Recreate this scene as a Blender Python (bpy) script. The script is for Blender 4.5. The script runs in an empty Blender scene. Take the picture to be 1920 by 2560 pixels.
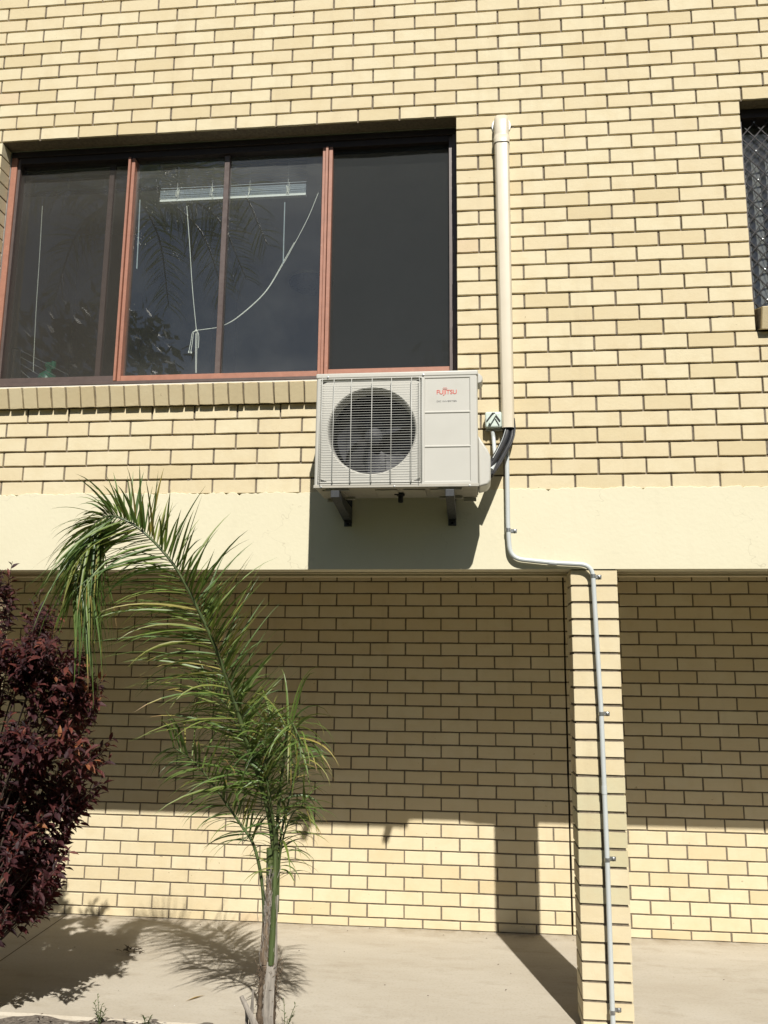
import bpy, bmesh, math, random
from mathutils import Vector, Matrix, Euler
import numpy as np
random.seed(7)
C = bpy.context.scene
COL = C.collection

# ------------------------------------------------------------------ camera
F_PX, CAM, ROT = 2129.64, Vector((0.0788, -4.4864, 1.6794)), Euler((1.7537, -0.0105, 0.1043), 'XYZ')
cam_d = bpy.data.cameras.new('camera'); cam = bpy.data.objects.new('camera', cam_d); COL.objects.link(cam)
cam.location = CAM; cam.rotation_euler = ROT
cam_d.sensor_fit = 'VERTICAL'; cam_d.sensor_height = 24.0; cam_d.lens = 24.0*F_PX/2560
cam_d.clip_start = 0.05; cam_d.clip_end = 3000
C.camera = cam
C.render.resolution_x, C.render.resolution_y = 768, 1024
RM = ROT.to_matrix()
def at(u, v, y):
    """point at depth y that the photograph shows at (u, v) of 1920x2560"""
    w = RM @ Vector(((u-960)/F_PX, -(v-1280)/F_PX, -1))
    return CAM + w*((y-CAM.y)/w.y)
# ------------------------------------------------------------------ light
SUN = Vector((0.25, -1.0, 0.992)).normalized()      # towards the sun
wd = bpy.data.worlds.new('World'); C.world = wd; wd.use_nodes = True
nt = wd.node_tree; sky = nt.nodes.new('ShaderNodeTexSky'); sky.sky_type = 'NISHITA'; sky.sun_disc = False
sky.sun_elevation = math.asin(SUN.z); sky.sun_rotation = math.atan2(SUN.x, SUN.y)
sky.dust_density = 0.6
nt.links.new(sky.outputs[0], nt.nodes['Background'].inputs[0]); nt.nodes['Background'].inputs[1].default_value = 0.05
sl = bpy.data.lights.new('sun', 'SUN'); sl.energy = 5.0; sl.angle = math.radians(0.55); sl.color = (1.0, 0.955, 0.87)
so = bpy.data.objects.new('sun', sl); COL.objects.link(so); so.location = (3, -12, 12)
so.rotation_euler = SUN.to_track_quat('Z', 'Y').to_euler()
C.view_settings.view_transform = 'Standard'; C.view_settings.look = 'None'
C.view_settings.exposure = 0.43; C.view_settings.gamma = 1
C.cycles.max_bounces = 10; C.cycles.transparent_max_bounces = 16

# ------------------------------------------------------------------ helpers
class MB:
    """collects faces with a tone per face and a material slot"""
    def __init__(s): s.v=[]; s.f=[]; s.t=[]; s.m=[]
    def face(s, pts, tone=0.5, mat=0):
        i=len(s.v); s.v.extend([tuple(p) for p in pts]); s.f.append(tuple(range(i,i+len(pts)))); s.t.append(tone); s.m.append(mat)
    def mesh(s, verts, faces, tone=0.5, mat=0):
        i=len(s.v); s.v.extend([tuple(p) for p in verts])
        for f in faces: s.f.append(tuple(i+k for k in f)); s.t.append(tone); s.m.append(mat)
    def box(s, a, b, tone=0.5, mat=0):
        x0,y0,z0=a; x1,y1,z1=b
        s.mesh([(x0,y0,z0),(x1,y0,z0),(x1,y1,z0),(x0,y1,z0),(x0,y0,z1),(x1,y0,z1),(x1,y1,z1),(x0,y1,z1)],
               [(0,3,2,1),(4,5,6,7),(0,1,5,4),(1,2,6,5),(2,3,7,6),(3,0,4,7)], tone, mat)
    def tube(s, path, r, seg=8, tone=0.5, mat=0, caps=True):
        path=[Vector(p) for p in path]; n=len(path); rad=r if isinstance(r,(list,tuple)) else [r]*n
        t0=(path[1]-path[0]).normalized(); ref=Vector((0,0,1)) if abs(t0.z)<.9 else Vector((0,1,0))
        nrm=t0.cross(ref).normalized(); V=[]
        for i,p in enumerate(path):
            t=(path[min(i+1,n-1)]-path[max(i-1,0)]).normalized()
            nrm=(nrm-t*nrm.dot(t)).normalized(); bn=t.cross(nrm)
            for k in range(seg):
                a=2*math.pi*k/seg; V.append(p+(nrm*math.cos(a)+bn*math.sin(a))*rad[i])
        Fc=[(i*seg+k,i*seg+(k+1)%seg,(i+1)*seg+(k+1)%seg,(i+1)*seg+k) for i in range(n-1) for k in range(seg)]
        if caps: Fc+= [tuple(range(seg))[::-1], tuple((n-1)*seg+k for k in range(seg))]
        s.mesh(V,Fc,tone,mat)
    def prism(s, poly, axis_vec, tone=0.5, mat=0):
        n=len(poly); a=[Vector(p) for p in poly]; b=[p+Vector(axis_vec) for p in a]
        s.mesh(a+b,[tuple(range(n))[::-1],tuple(range(n,2*n))]+[(k,(k+1)%n,n+(k+1)%n,n+k) for k in range(n)],tone,mat)
    def lathe(s, prof, c, ax=Vector((0,0,1)), seg=24, tone=.5, mat=0):
        ax=Vector(ax).normalized(); u=ax.orthogonal().normalized(); w=ax.cross(u); V=[]
        for r,h in prof:
            for k in range(seg):
                a=2*math.pi*k/seg; V.append(Vector(c)+ax*h+(u*math.cos(a)+w*math.sin(a))*r)
        s.mesh(V,[(i*seg+k,i*seg+(k+1)%seg,(i+1)*seg+(k+1)%seg,(i+1)*seg+k) for i in range(len(prof)-1) for k in range(seg)],tone,mat)
    def build(s, name, mats, parent=None, smooth=False, bevel=0, bseg=2, loc=None):
        me=bpy.data.meshes.new(name); me.from_pydata(s.v,[],s.f)
        mats=mats if isinstance(mats,(list,tuple)) else [mats]
        for m in mats: me.materials.append(m)
        me.polygons.foreach_set('material_index', s.m)
        at_=me.attributes.new('tone','FLOAT','FACE'); at_.data.foreach_set('value', s.t)
        bm=bmesh.new(); bm.from_mesh(me)
        bmesh.ops.recalc_face_normals(bm, faces=bm.faces); bm.to_mesh(me); bm.free()
        if smooth: me.polygons.foreach_set('use_smooth',[True]*len(me.polygons))
        o=bpy.data.objects.new(name,me); COL.objects.link(o)
        if bevel:
            b=o.modifiers.new('bevel','BEVEL'); b.width=bevel; b.segments=bseg; b.limit_method='ANGLE'; b.angle_limit=math.radians(40)
        if smooth and smooth!='full':
            me.set_sharp_from_angle(angle=math.radians(45 if smooth is True else smooth))
        if parent is not None:
            o.parent=parent; root=parent
            off=Vector((0,0,0))
            while root is not None: off+=root.location; root=root.parent
            me.transform(Matrix.Translation(-off))
        elif loc is not None:
            me.transform(Matrix.Translation(-Vector(loc))); o.location=loc
        return o
def tag(o, label=None, cat=None, group=None, kind=None):
    for k,v in (('label',label),('category',cat),('group',group),('kind',kind)):
        if v: o[k]=v
    return o
def thing(name, loc, label, cat, group=None):
    o=bpy.data.objects.new(name,None); COL.objects.link(o); o.location=loc; o.empty_display_size=.1
    return tag(o,label,cat,group)
def copy_tree(o, parent=None):
    c=o.copy(); COL.objects.link(c); c.parent=parent
    for ch in list(o.children): copy_tree(ch,c)
    return c
def smoothpath(pts, n=8):
    P=[Vector(p) for p in pts]; P=[P[0]*2-P[1]]+P+[P[-1]*2-P[-2]]; out=[]
    for i in range(1,len(P)-2):
        for k in range(n):
            t=k/n; a,b,c,d=P[i-1:i+3]
            out.append(.5*((2*b)+(c-a)*t+(2*a-5*b+4*c-d)*t*t+(3*b-a-3*c+d)*t**3))
    return out+[P[-2]]
def fillet(pts, r, n=6):
    P=[Vector(p) for p in pts]; out=[P[0]]
    for i in range(1,len(P)-1):
        a=(P[i-1]-P[i]); b=(P[i+1]-P[i]); d=min(r,a.length*.49,b.length*.49); A=P[i]+a.normalized()*d; B=P[i]+b.normalized()*d
        for k in range(n+1):
            t=k/n; out.append(A*(1-t)**2+P[i]*2*t*(1-t)+B*t*t)
    return out+[P[-1]]

# ------------------------------------------------------------------ materials
def mat(name):
    m=bpy.data.materials.new(name); m.use_nodes=True; t=m.node_tree
    return m,t,t.nodes['Principled BSDF']
def N(t,typ,**kw):
    n=t.nodes.new(typ)
    for k,v in kw.items(): setattr(n,k,v)
    return n
def ramp(t, stops, fac):
    r=N(t,'ShaderNodeValToRGB'); e=r.color_ramp.elements
    while len(e)<len(stops): e.new(0.5)
    for q,(p,c) in zip(e,stops): q.position=p; q.color=(*c,1)
    t.links.new(fac,r.inputs[0]); return r.outputs[0]
def noise(t, scale, detail=4, rough=.55, coord='Object', stretch=None):
    tc=N(t,'ShaderNodeTexCoord'); n=N(t,'ShaderNodeTexNoise'); n.inputs['Scale'].default_value=scale
    n.inputs['Detail'].default_value=detail; n.inputs['Roughness'].default_value=rough
    src=tc.outputs[coord]
    if stretch:
        mp=N(t,'ShaderNodeMapping'); mp.inputs['Scale'].default_value=stretch; t.links.new(src,mp.inputs[0]); src=mp.outputs[0]
    t.links.new(src,n.inputs['Vector']); return n.outputs['Fac']
def mixc(t, fac, a, b, mode='MIX'):
    m=N(t,'ShaderNodeMix',data_type='RGBA',blend_type=mode)
    for k,v in ((0,fac),(6,a),(7,b)):
        if isinstance(v,(int,float)): m.inputs[k].default_value=v
        elif isinstance(v,tuple): m.inputs[k].default_value=(*v,1)
        else: t.links.new(v,m.inputs[k])
    return m.outputs[2]
def mapr(t, x, a, b, c, d):
    m=N(t,'ShaderNodeMapRange'); t.links.new(x,m.inputs[0])
    for i,v in enumerate((a,b,c,d)): m.inputs[i+1].default_value=v
    return m.outputs[0]
def bump(t, b, h, strength=.3, dist=.002):
    n=N(t,'ShaderNodeBump'); n.inputs['Strength'].default_value=strength; n.inputs['Distance'].default_value=dist
    t.links.new(h,n.inputs['Height']); t.links.new(n.outputs[0],b.inputs['Normal'])
def attr(t,name='tone'):
    a=N(t,'ShaderNodeAttribute',attribute_name=name); return a.outputs['Fac']

def brick_material():
    m,t,b=mat('cream_brick')
    c=ramp(t,[(0,(.52,.43,.265)),(.2,(.555,.47,.30)),(.45,(.58,.495,.33)),(.7,(.60,.525,.36)),(.85,(.615,.545,.38)),(.86,(.57,.46,.31)),(.9,(.57,.46,.31)),(.91,(.47,.425,.27)),(1,(.51,.465,.31))],attr(t))
    c=mixc(t,mapr(t,noise(t,9,3),.42,.75,0,.42),c,(.52,.42,.25))             # fired cloudiness
    c=mixc(t,mapr(t,noise(t,1.1,4),.55,.85,0,.14),c,(.42,.34,.21))             # weathering
    c=mixc(t,mapr(t,noise(t,5,5,.65,stretch=(1,1,.1)),.56,.76,0,.26),c,(.38,.31,.20))     # rain streaks
    c=mixc(t,mapr(t,noise(t,260,2),.70,.78,0,.35),c,(.20,.14,.08))            # iron specks
    c=mixc(t,mapr(t,noise(t,34,2),.74,.78,0,.55),c,(.22,.16,.10))              # chips
    t.links.new(c,b.inputs['Base Color']); b.inputs['Roughness'].default_value=.82; b.inputs['Specular IOR Level'].default_value=.3
    h=N(t,'ShaderNodeMath',operation='ADD'); t.links.new(noise(t,320,3),h.inputs[0]); t.links.new(noise(t,40,3),h.inputs[1])
    bump(t,b,h.outputs[0],.55,.0022); return m
def simple(name, col, rough=.5, metal=0, var=.12, scale=14, bmp=0, spec=.5, dirt=None, stretch=None):
    m,t,b=mat(name); dk=tuple(x*(1-var) for x in col); lt=tuple(min(1,x*(1+var)) for x in col)
    c=ramp(t,[(.3,dk),(.7,lt)],noise(t,scale,5,.6,stretch=stretch))
    if dirt: c=mixc(t,mapr(t,noise(t,dirt[1],4),dirt[2],dirt[2]+.2,0,dirt[3]),c,dirt[0])
    t.links.new(c,b.inputs['Base Color'])
    r=mapr(t,noise(t,scale*3,3),.3,.7,max(0,rough-.07),min(1,rough+.07)); t.links.new(r,b.inputs['Roughness'])
    b.inputs['Metallic'].default_value=metal; b.inputs['Specular IOR Level'].default_value=spec
    if bmp: bump(t,b,noise(t,scale*6,4),bmp,.002)
    return m
M_BRICK=brick_material()
M_MORTAR=simple('grey_mortar',(.165,.138,.105),.95,0,.25,60,.5,.2)
def render_paint():
    m,t,b=mat('cream_painted_render')
    c=ramp(t,[(.3,(.585,.545,.40)),(.7,(.61,.57,.425))],noise(t,2.2,5))
    c=mixc(t,mapr(t,noise(t,7,4,.6,stretch=(1,1,.12)),.55,.8,0,.22),c,(.47,.42,.30))
    c=mixc(t,mapr(t,noise(t,30,3),.72,.78,0,.35),c,(.40,.35,.26))
    tc=N(t,'ShaderNodeTexCoord'); vo=N(t,'ShaderNodeTexVoronoi',feature='DISTANCE_TO_EDGE'); vo.inputs['Scale'].default_value=1.3
    mp=N(t,'ShaderNodeMapping'); mp.inputs['Scale'].default_value=(1,1,1.6); t.links.new(tc.outputs['Object'],mp.inputs[0])
    ad=N(t,'ShaderNodeMix',data_type='RGBA'); ad.inputs[0].default_value=.25; t.links.new(mp.outputs[0],ad.inputs[6]); nz=N(t,'ShaderNodeTexNoise'); nz.inputs['Scale'].default_value=9; t.links.new(mp.outputs[0],nz.inputs['Vector']); t.links.new(nz.outputs['Color'],ad.inputs[7]); t.links.new(ad.outputs[2],vo.inputs['Vector'])
    ml=N(t,'ShaderNodeMath',operation='MULTIPLY'); t.links.new(mapr(t,vo.outputs['Distance'],.0,.004,.5,0),ml.inputs[0]); t.links.new(mapr(t,noise(t,1.7,2),.5,.6,0,1),ml.inputs[1])
    c=mixc(t,ml.outputs[0],c,(.33,.29,.21))
    t.links.new(c,b.inputs['Base Color']); b.inputs['Roughness'].default_value=.75; b.inputs['Specular IOR Level'].default_value=.3
    bump(t,b,noise(t,45,5),.35,.003); return m
M_RENDER=render_paint()
M_TRIM=simple('tan_painted_timber',(.50,.43,.29),.6,0,.08,6,.1)
M_CEIL=simple('painted_soffit_board',(.55,.48,.33),.8,0,.05,3)
M_DARK=simple('dark_void',(.02,.018,.016),.9)
M_ROOM=simple('room_paint',(.58,.55,.50),.9,0,.04,2)
M_CARPET=simple('dull_carpet',(.22,.19,.16),.95,0,.1,40)
M_BRONZE=simple('faded_bronze_aluminium',(.30,.135,.09),.5,.0,.12,18,.05,.5,dirt=((.42,.30,.24),60,.62,.5))
M_BROWN=simple('brown_aluminium',(.085,.062,.056),.42,.0,.12,14)
M_BLACKFRAME=simple('dark_bronze_aluminium',(.03,.022,.021),.5,spec=.3)
M_GRILLE=simple('black_grille_bar',(.014,.013,.014),.6,spec=.22)
M_UNIT=simple('beige_enamelled_steel',(.445,.435,.395),.42,0,.02,3,.03)
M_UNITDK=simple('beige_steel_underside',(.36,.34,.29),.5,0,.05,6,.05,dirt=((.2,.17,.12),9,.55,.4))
M_WIRE=simple('white_coated_wire',(.47,.47,.44),.35,0,.04,20)
M_BLACKPL=simple('black_plastic',(.006,.006,.007),.38,0,.1,30)
M_FAN=simple('grey_fan_plastic',(.014,.016,.022),.65,0,.1,12)
M_STEEL=simple('galvanised_steel',(.42,.43,.43),.32,.85,.15,30)
M_BRACKET=simple('dark_painted_bracket',(.035,.037,.04),.45,.1,.2,20)
M_DUCT=simple('beige_pvc_duct',(.53,.475,.37),.4,0,.02,4)
M_PIPE=simple('grey_pvc_conduit',(.47,.50,.50),.38,0,.03,9)
M_ISO=simple('pale_mint_plastic',(.50,.575,.53),.35,0,.03,9)
M_RED=simple('red_lettering',(.55,.07,.045),.4)
M_GREYTXT=simple('grey_lettering',(.20,.20,.20),.5)
M_FOAM=simple('black_foam_lagging',(.012,.013,.016),.58,0,.3,40,.2)
M_BLIND=simple('sky_tinted_blind',(.42,.46,.50),.45,0,.05,8)  # white slats with the blue sky reflection put into their colour
M_SLAT=simple('white_blind_slat',(.70,.71,.68),.45,0,.03,6)
M_CORD=simple('white_cord',(.72,.72,.66),.8)
M_WAND=simple('clear_wand',(.35,.40,.42),.2)
M_GREEN=simple('green_plastic',(.01,.16,.09),.4)
M_WOOD=simple('dark_cupboard',(.045,.036,.03),.6)
M_LAMP=simple('opal_lamp',(.10,.11,.17),.3)
M_TRUNK=simple('fibrous_palm_trunk',(.135,.10,.07),.95,0,.75,60,.9,.2,stretch=(1,1,.12))
M_PETIOLE=simple('green_petiole',(.058,.082,.026),.5,0,.4,26,.3,stretch=(1,1,.15),dirt=((.16,.14,.06),30,.56,.5))
M_STUB=simple('weathered_leaf_base',(.25,.225,.195),.9,0,.45,60,.5,.2,stretch=(1,1,.15))
M_TWIG=simple('dark_twig',(.06,.04,.03),.8,0,.3,20)
def leaf_mat(name, stops, rough=.46, trans=.24, spec=.5):
    m,t,b=mat(name); a=attr(t)
    c=ramp(t,stops,a); c=mixc(t,mapr(t,noise(t,45,3),.3,.8,0,.3),c,stops[0][1])
    t.links.new(c,b.inputs['Base Color']); b.inputs['Roughness'].default_value=rough; b.inputs['Specular IOR Level'].default_value=spec
    tr=N(t,'ShaderNodeBsdfTranslucent'); t.links.new(mixc(t,.4,c,(.25,.3,.03) if 'palm' in name else (.25,.03,.02)),tr.inputs[0])
    mx=N(t,'ShaderNodeMixShader'); mx.inputs[0].default_value=trans
    t.links.new(b.outputs[0],mx.inputs[1]); t.links.new(tr.outputs[0],mx.inputs[2]); t.links.new(mx.outputs[0],t.nodes['Material Output'].inputs[0])
    return m
M_PALM=leaf_mat('palm_leaf',[(0,(.03,.06,.016)),(.35,(.072,.13,.028)),(.62,(.14,.20,.04)),(.74,(.22,.22,.055)),(.82,(.30,.24,.06)),(.9,(.30,.17,.06)),(1,(.42,.34,.24))])
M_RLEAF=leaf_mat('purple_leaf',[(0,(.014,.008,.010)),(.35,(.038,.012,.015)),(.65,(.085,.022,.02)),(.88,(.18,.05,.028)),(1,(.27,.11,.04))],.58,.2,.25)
M_WEED=leaf_mat('palm_weed_leaf',[(0,(.05,.07,.03)),(1,(.12,.15,.06))])

def glass_material():
    m,t,b=mat('dusty_window_glass'); t.nodes.remove(b)
    tr=N(t,'ShaderNodeBsdfTransparent'); tr.inputs[0].default_value=(.80,.84,.83,1)
    gl=N(t,'ShaderNodeBsdfGlossy'); gl.inputs['Roughness'].default_value=.012; gl.inputs[0].default_value=(1,1,1,1)
    lw=N(t,'ShaderNodeLayerWeight'); lw.inputs[0].default_value=.5
    pw=N(t,'ShaderNodeMath',operation='POWER'); t.links.new(lw.outputs['Facing'],pw.inputs[0]); pw.inputs[1].default_value=5
    fr=N(t,'ShaderNodeMath',operation='MULTIPLY_ADD'); t.links.new(pw.outputs[0],fr.inputs[0]); fr.inputs[1].default_value=.9; fr.inputs[2].default_value=.095
    m1=N(t,'ShaderNodeMixShader'); t.links.new(fr.outputs[0],m1.inputs[0]); t.links.new(tr.outputs[0],m1.inputs[1]); t.links.new(gl.outputs[0],m1.inputs[2])
    df=N(t,'ShaderNodeBsdfDiffuse'); df.inputs[0].default_value=(.5,.52,.5,1)
    m2=N(t,'ShaderNodeMixShader'); tc=N(t,'ShaderNodeTexCoord'); sp=N(t,'ShaderNodeSeparateXYZ'); t.links.new(tc.outputs['Object'],sp.inputs[0])
    gr=N(t,'ShaderNodeMath',operation='ADD'); t.links.new(mapr(t,sp.outputs['Z'],4.35,4.75,0,.05),gr.inputs[0]); t.links.new(mapr(t,sp.outputs['Z'],3.36,3.5,.03,0),gr.inputs[1])
    ml=N(t,'ShaderNodeMath',operation='MULTIPLY'); t.links.new(gr.outputs[0],ml.inputs[0]); t.links.new(mapr(t,noise(t,6,6,.7),.3,.75,.3,1.5),ml.inputs[1])
    ad=N(t,'ShaderNodeMath',operation='ADD'); t.links.new(ml.outputs[0],ad.inputs[0]); t.links.new(mapr(t,noise(t,3.5,6,.7),.35,.8,.03,.062),ad.inputs[1]); t.links.new(ad.outputs[0],m2.inputs[0])
    t.links.new(m1.outputs[0],m2.inputs[1]); t.links.new(df.outputs[0],m2.inputs[2]); t.links.new(m2.outputs[0],t.nodes['Material Output'].inputs[0])
    return m
def screen_material(name,o0,o1,col):
    m,t,b=mat(name); t.nodes.remove(b)
    tr=N(t,'ShaderNodeBsdfTransparent'); df=N(t,'ShaderNodeBsdfDiffuse'); df.inputs[0].default_value=(*col,1)
    mx=N(t,'ShaderNodeMixShader'); t.links.new(mapr(t,noise(t,2.0,5,.6),.3,.8,o0,o1),mx.inputs[0])
    t.links.new(tr.outputs[0],mx.inputs[1]); t.links.new(df.outputs[0],mx.inputs[2]); t.links.new(mx.outputs[0],t.nodes['Material Output'].inputs[0])
    return m
M_GLASS=glass_material(); M_SCREEN=screen_material('fly_screen_mesh',.60,.68,(.034,.037,.038)); M_SCREENL=screen_material('old_fly_screen_mesh',.33,.39,(.06,.055,.048))
def concrete():
    m,t,b=mat('worn_concrete')
    c=ramp(t,[(.25,(.375,.33,.26)),(.55,(.44,.40,.332)),(.8,(.485,.447,.378))],noise(t,1.6,7,.65,stretch=(.6,1.6,1)))
    c=mixc(t,mapr(t,noise(t,70,4),.5,.75,0,.4),c,(.30,.26,.2))
    c=mixc(t,mapr(t,noise(t,3.2,6,.7,stretch=(.7,1.5,1)),.52,.70,0,.5),c,(.29,.245,.18))
    c=mixc(t,mapr(t,noise(t,22,4,.7),.66,.74,0,.5),c,(.26,.22,.17))
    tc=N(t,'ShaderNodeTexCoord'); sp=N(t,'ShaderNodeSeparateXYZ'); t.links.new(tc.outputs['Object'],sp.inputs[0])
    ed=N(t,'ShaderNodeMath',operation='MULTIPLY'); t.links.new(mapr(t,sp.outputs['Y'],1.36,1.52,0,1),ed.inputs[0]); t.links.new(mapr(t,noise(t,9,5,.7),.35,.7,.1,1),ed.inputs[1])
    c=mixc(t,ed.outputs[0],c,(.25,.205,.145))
    t.links.new(c,b.inputs['Base Color']); b.inputs['Roughness'].default_value=.9; b.inputs['Specular IOR Level'].default_value=.25
    bump(t,b,noise(t,120,4),.3,.002); return m
def soil():
    m,t,b=mat('mulched_soil')
    c=ramp(t,[(.2,(.05,.04,.032)),(.5,(.13,.11,.09)),(.8,(.24,.205,.165))],noise(t,55,6,.7))
    t.links.new(c,b.inputs['Base Color']); b.inputs['Roughness'].default_value=.95; bump(t,b,noise(t,70,5),1,.012); return m
M_CONC=concrete(); M_SOIL=soil()
M_DRIVE=simple('mown_grass',(.055,.065,.025),.95,0,.35,5,.6,.2)

# ------------------------------------------------------------------ dimensions
MOD, ROW = 0.24694, 0.086
HEAD, BT, BB = 4.858, 2.632, 2.203          # window head, fascia top and bottom
DEPTH = 1.522                                # recess depth
WL, WB = -2.793, HEAD-18*ROW                 # big window: left jamb, bottom of opening
W2L, W2R, W2B = 1.589, 3.40, HEAD-15.0*ROW
COLX, COLW, COLD = 0.5776, 0.2367, 0.225
XL, XR, ZT = -5.2, 5.2, 8.3

def rnd_tone(p_dark=.085):
    r=random.random()
    if r<p_dark: return random.uniform(.08,.32)
    if r<p_dark+.005: return .88
    return random.uniform(.38,.84)
def brick(mb, x0,x1,z0,z1,y,depth,tone,out=-1,cham=.0022,jit=.0011,seg=4):
    """one brick whose face is at y, looking along out*y; slightly uneven edges"""
    dy=random.uniform(-.0012,.0012); yf=y+dy; o=out
    tl=random.uniform(-.0011,.0011); j=lambda: random.uniform(-jit,jit)
    ring=[]
    for k in range(seg): ring.append((x0+(x1-x0)*k/seg+(j()*.5 if k else 0), z0+j()*.9))
    ring.append((x1+j()*.6,z0+j()*.6)); ring.append((x1+j()*.6,z1+j()*.6))
    for k in range(1,seg+1): ring.append((x1+(x0-x1)*k/seg+(j()*.5 if k<seg else 0), z1+j()*.9))
    cx,cz=(x0+x1)/2,(z0+z1)/2; n=len(ring); V=[]
    for x,z in ring:
        z+=tl*(x-cx)/(x1-x0+1e-6)
        V.append((x-math.copysign(cham,x-cx),yf,z-math.copysign(cham,z-cz)))
    for x,z in ring: V.append((x,yf-o*cham,z+tl*(x-cx)/(x1-x0+1e-6)))
    for x,z in ring: V.append((x,yf-o*depth,z))
    Fc=[tuple(range(n))]+[(k,(k+1)%n,n+(k+1)%n,n+k) for k in range(n)]+[(n+k,n+(k+1)%n,2*n+(k+1)%n,2*n+k) for k in range(n)]
    mb.mesh(V,Fc,tone,0)
def brick_rows(mb, x0,x1,zrows,lattice,y,depth,cut=(),mor=.0105,pd=.12):
    """zrows: list of (z0,z1,index); lattice(index)->first joint x; cut: (xa,xb,za,zb) openings"""
    for za,zb,i in zrows:
        j0=lattice(i); spans=[(x0,x1)]
        zc=(za+zb)/2
        for ca,cb,cz0,cz1 in cut:
            if cz0<zc<cz1:
                ns=[]
                for a,b in spans:
                    if cb<=a or ca>=b: ns.append((a,b)); continue
                    if ca>a: ns.append((a,ca+mor/2))
                    if cb<b: ns.append((cb-mor/2,b))
                spans=ns
        for a,b in spans:
            js=[a]+[j for k in range(-40,41) for j in [j0+k*MOD] if a+.035<j<b-.035]+[b]
            for q in js[1:-1]:
                r=random.random()
                if r<.55: mb.box((q-mor*.62,y+random.uniform(.003,.009),za+random.uniform(.004,.012)),(q+mor*.62,y+.02,zb-random.uniform(.003,.02)),.5,1)
            for p,q in zip(js,js[1:]):
                if random.random()<.12:      # mortar snots on the bed joint
                    xx=random.uniform(p+.02,max(p+.03,q-.03)); ww=random.uniform(.006,.022); mb.box((xx,y+random.uniform(.001,.006),zb-mor*.75),(xx+ww,y+.02,zb-mor*.1),.5,1)
                if q-p<.02: continue
                g=random.uniform(-.0012,.0012)
                brick(mb,p+mor/2+g,q-mor/2+g,za+mor/2,zb-mor/2,y,depth,rnd_tone(pd))

# ------------------------------------------------------------------ setting
def sheet(name, x0,x1,y0,y1,z,m,z0=None):
    mb=MB(); mb.box((x0,y0,z if z0 is None else z0),(x1,y1,z)) if z0 is not None else mb.face([(x0,y0,z),(x1,y0,z),(x1,y1,z),(x0,y1,z)])
    return tag(mb.build(name,m),kind='structure')
sheet('ground',-400,400,-400,400,-.16,M_DRIVE)
def slab():
    mb=MB(); n=90; xs=[-5.2+10.4*k/n for k in range(n+1)]; fr=[(-.142+.006*math.sin(x*5)+random.uniform(-.004,.004)) for x in xs]
    for a,b,p,q in zip(xs,xs[1:],fr,fr[1:]):
        mb.face([(a,p+.012,0),(b,q+.012,0),(b,DEPTH+.02,0),(a,DEPTH+.02,0)])
        mb.face([(a,p,-.012),(b,q,-.012),(b,q+.012,0),(a,p+.012,0)])
        mb.face([(a,p,-.15),(b,q,-.15),(b,q,-.012),(a,p,-.012)])
    for xa,xb in ((-2.62,-2.72),(2.05,2.05)):
        g=.004; mb.face([(xa-g,-.12,.0012),(xa+g,-.12,.0012),(xb+g,DEPTH-.01,.0012),(xb-g,DEPTH-.01,.0012)],.5,1)
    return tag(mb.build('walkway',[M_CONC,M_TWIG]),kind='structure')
slab()
def bed():
    mb=MB(); nx,ny=120,26; P=[]
    for j in range(ny+1):
        for i in range(nx+1):
            x=-5.2+10.4*i/nx; y=-1.75+1.63*j/ny
            P.append((x,y,-.012+.006*math.sin(x*3.1+y*4)+random.uniform(-.012,.012)-.04*max(0,-.3-y)))
    mb.mesh(P,[(j*(nx+1)+i,j*(nx+1)+i+1,(j+1)*(nx+1)+i+1,(j+1)*(nx+1)+i) for j in range(ny) for i in range(nx)])
    return tag(mb.build('garden_bed',M_SOIL,smooth='full'),kind='structure')
bed()

# ------------------------------------------------------------------ building
bld=thing('brick_building',(0,0,0),'cream brick building with a rendered band above a shaded ground floor walkway','building')
WIN1=(WL,0.0,WB-ROW,HEAD); WIN2=(W2L,W2R,W2B-ROW,HEAD)
def upper_wall():
    mb=MB(); rows=[]
    for i in range(-40,26):
        z1=HEAD-ROW*i; z0=z1-ROW
        rows.append((max(z0,BT-.02),z1,i))
    lat=lambda i: 0.0 if i%2==0 else MOD*.5
    cuts=[WIN1,WIN2]
    brick_rows(mb,XL,XR,[r for r in rows if r[2]!=-1],lat,0,.10,cuts)
    z1=HEAD+ROW; brick_rows(mb,-.1235,XR,[(HEAD,z1,-1)],lat,0,.10); brick_rows(mb,-.3323,-.1235,[(HEAD,z1,-1)],lambda i:-.3323,0,.10)
    brick_rows(mb,XL,-.3323,[(HEAD,z1,-1)],lambda i:-.3323,0,.10)
    # mortar core with the two openings
    e=.004; y0,y1=.0125,.105
    xs=[(XL,WL-e),(0+e,W2L-e),(W2R+e,XR)]
    for a,b in xs: mb.box((a,y0,W2B if a>.5 and False else BT-.02),(b,y1,HEAD+e),.5,1)
    mb.box((XL,y0,HEAD+e),(XR,y1,ZT),.5,1)
    mb.box((WL-e,y0,BT-.02),(0+e,y1,WB-ROW-e),.5,1); mb.box((W2L-e,y0,BT-.02),(W2R+e,y1,W2B-ROW-e),.5,1)
    return mb.build('upper_wall',[M_BRICK,M_MORTAR],bld)
upper_wall()
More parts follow.
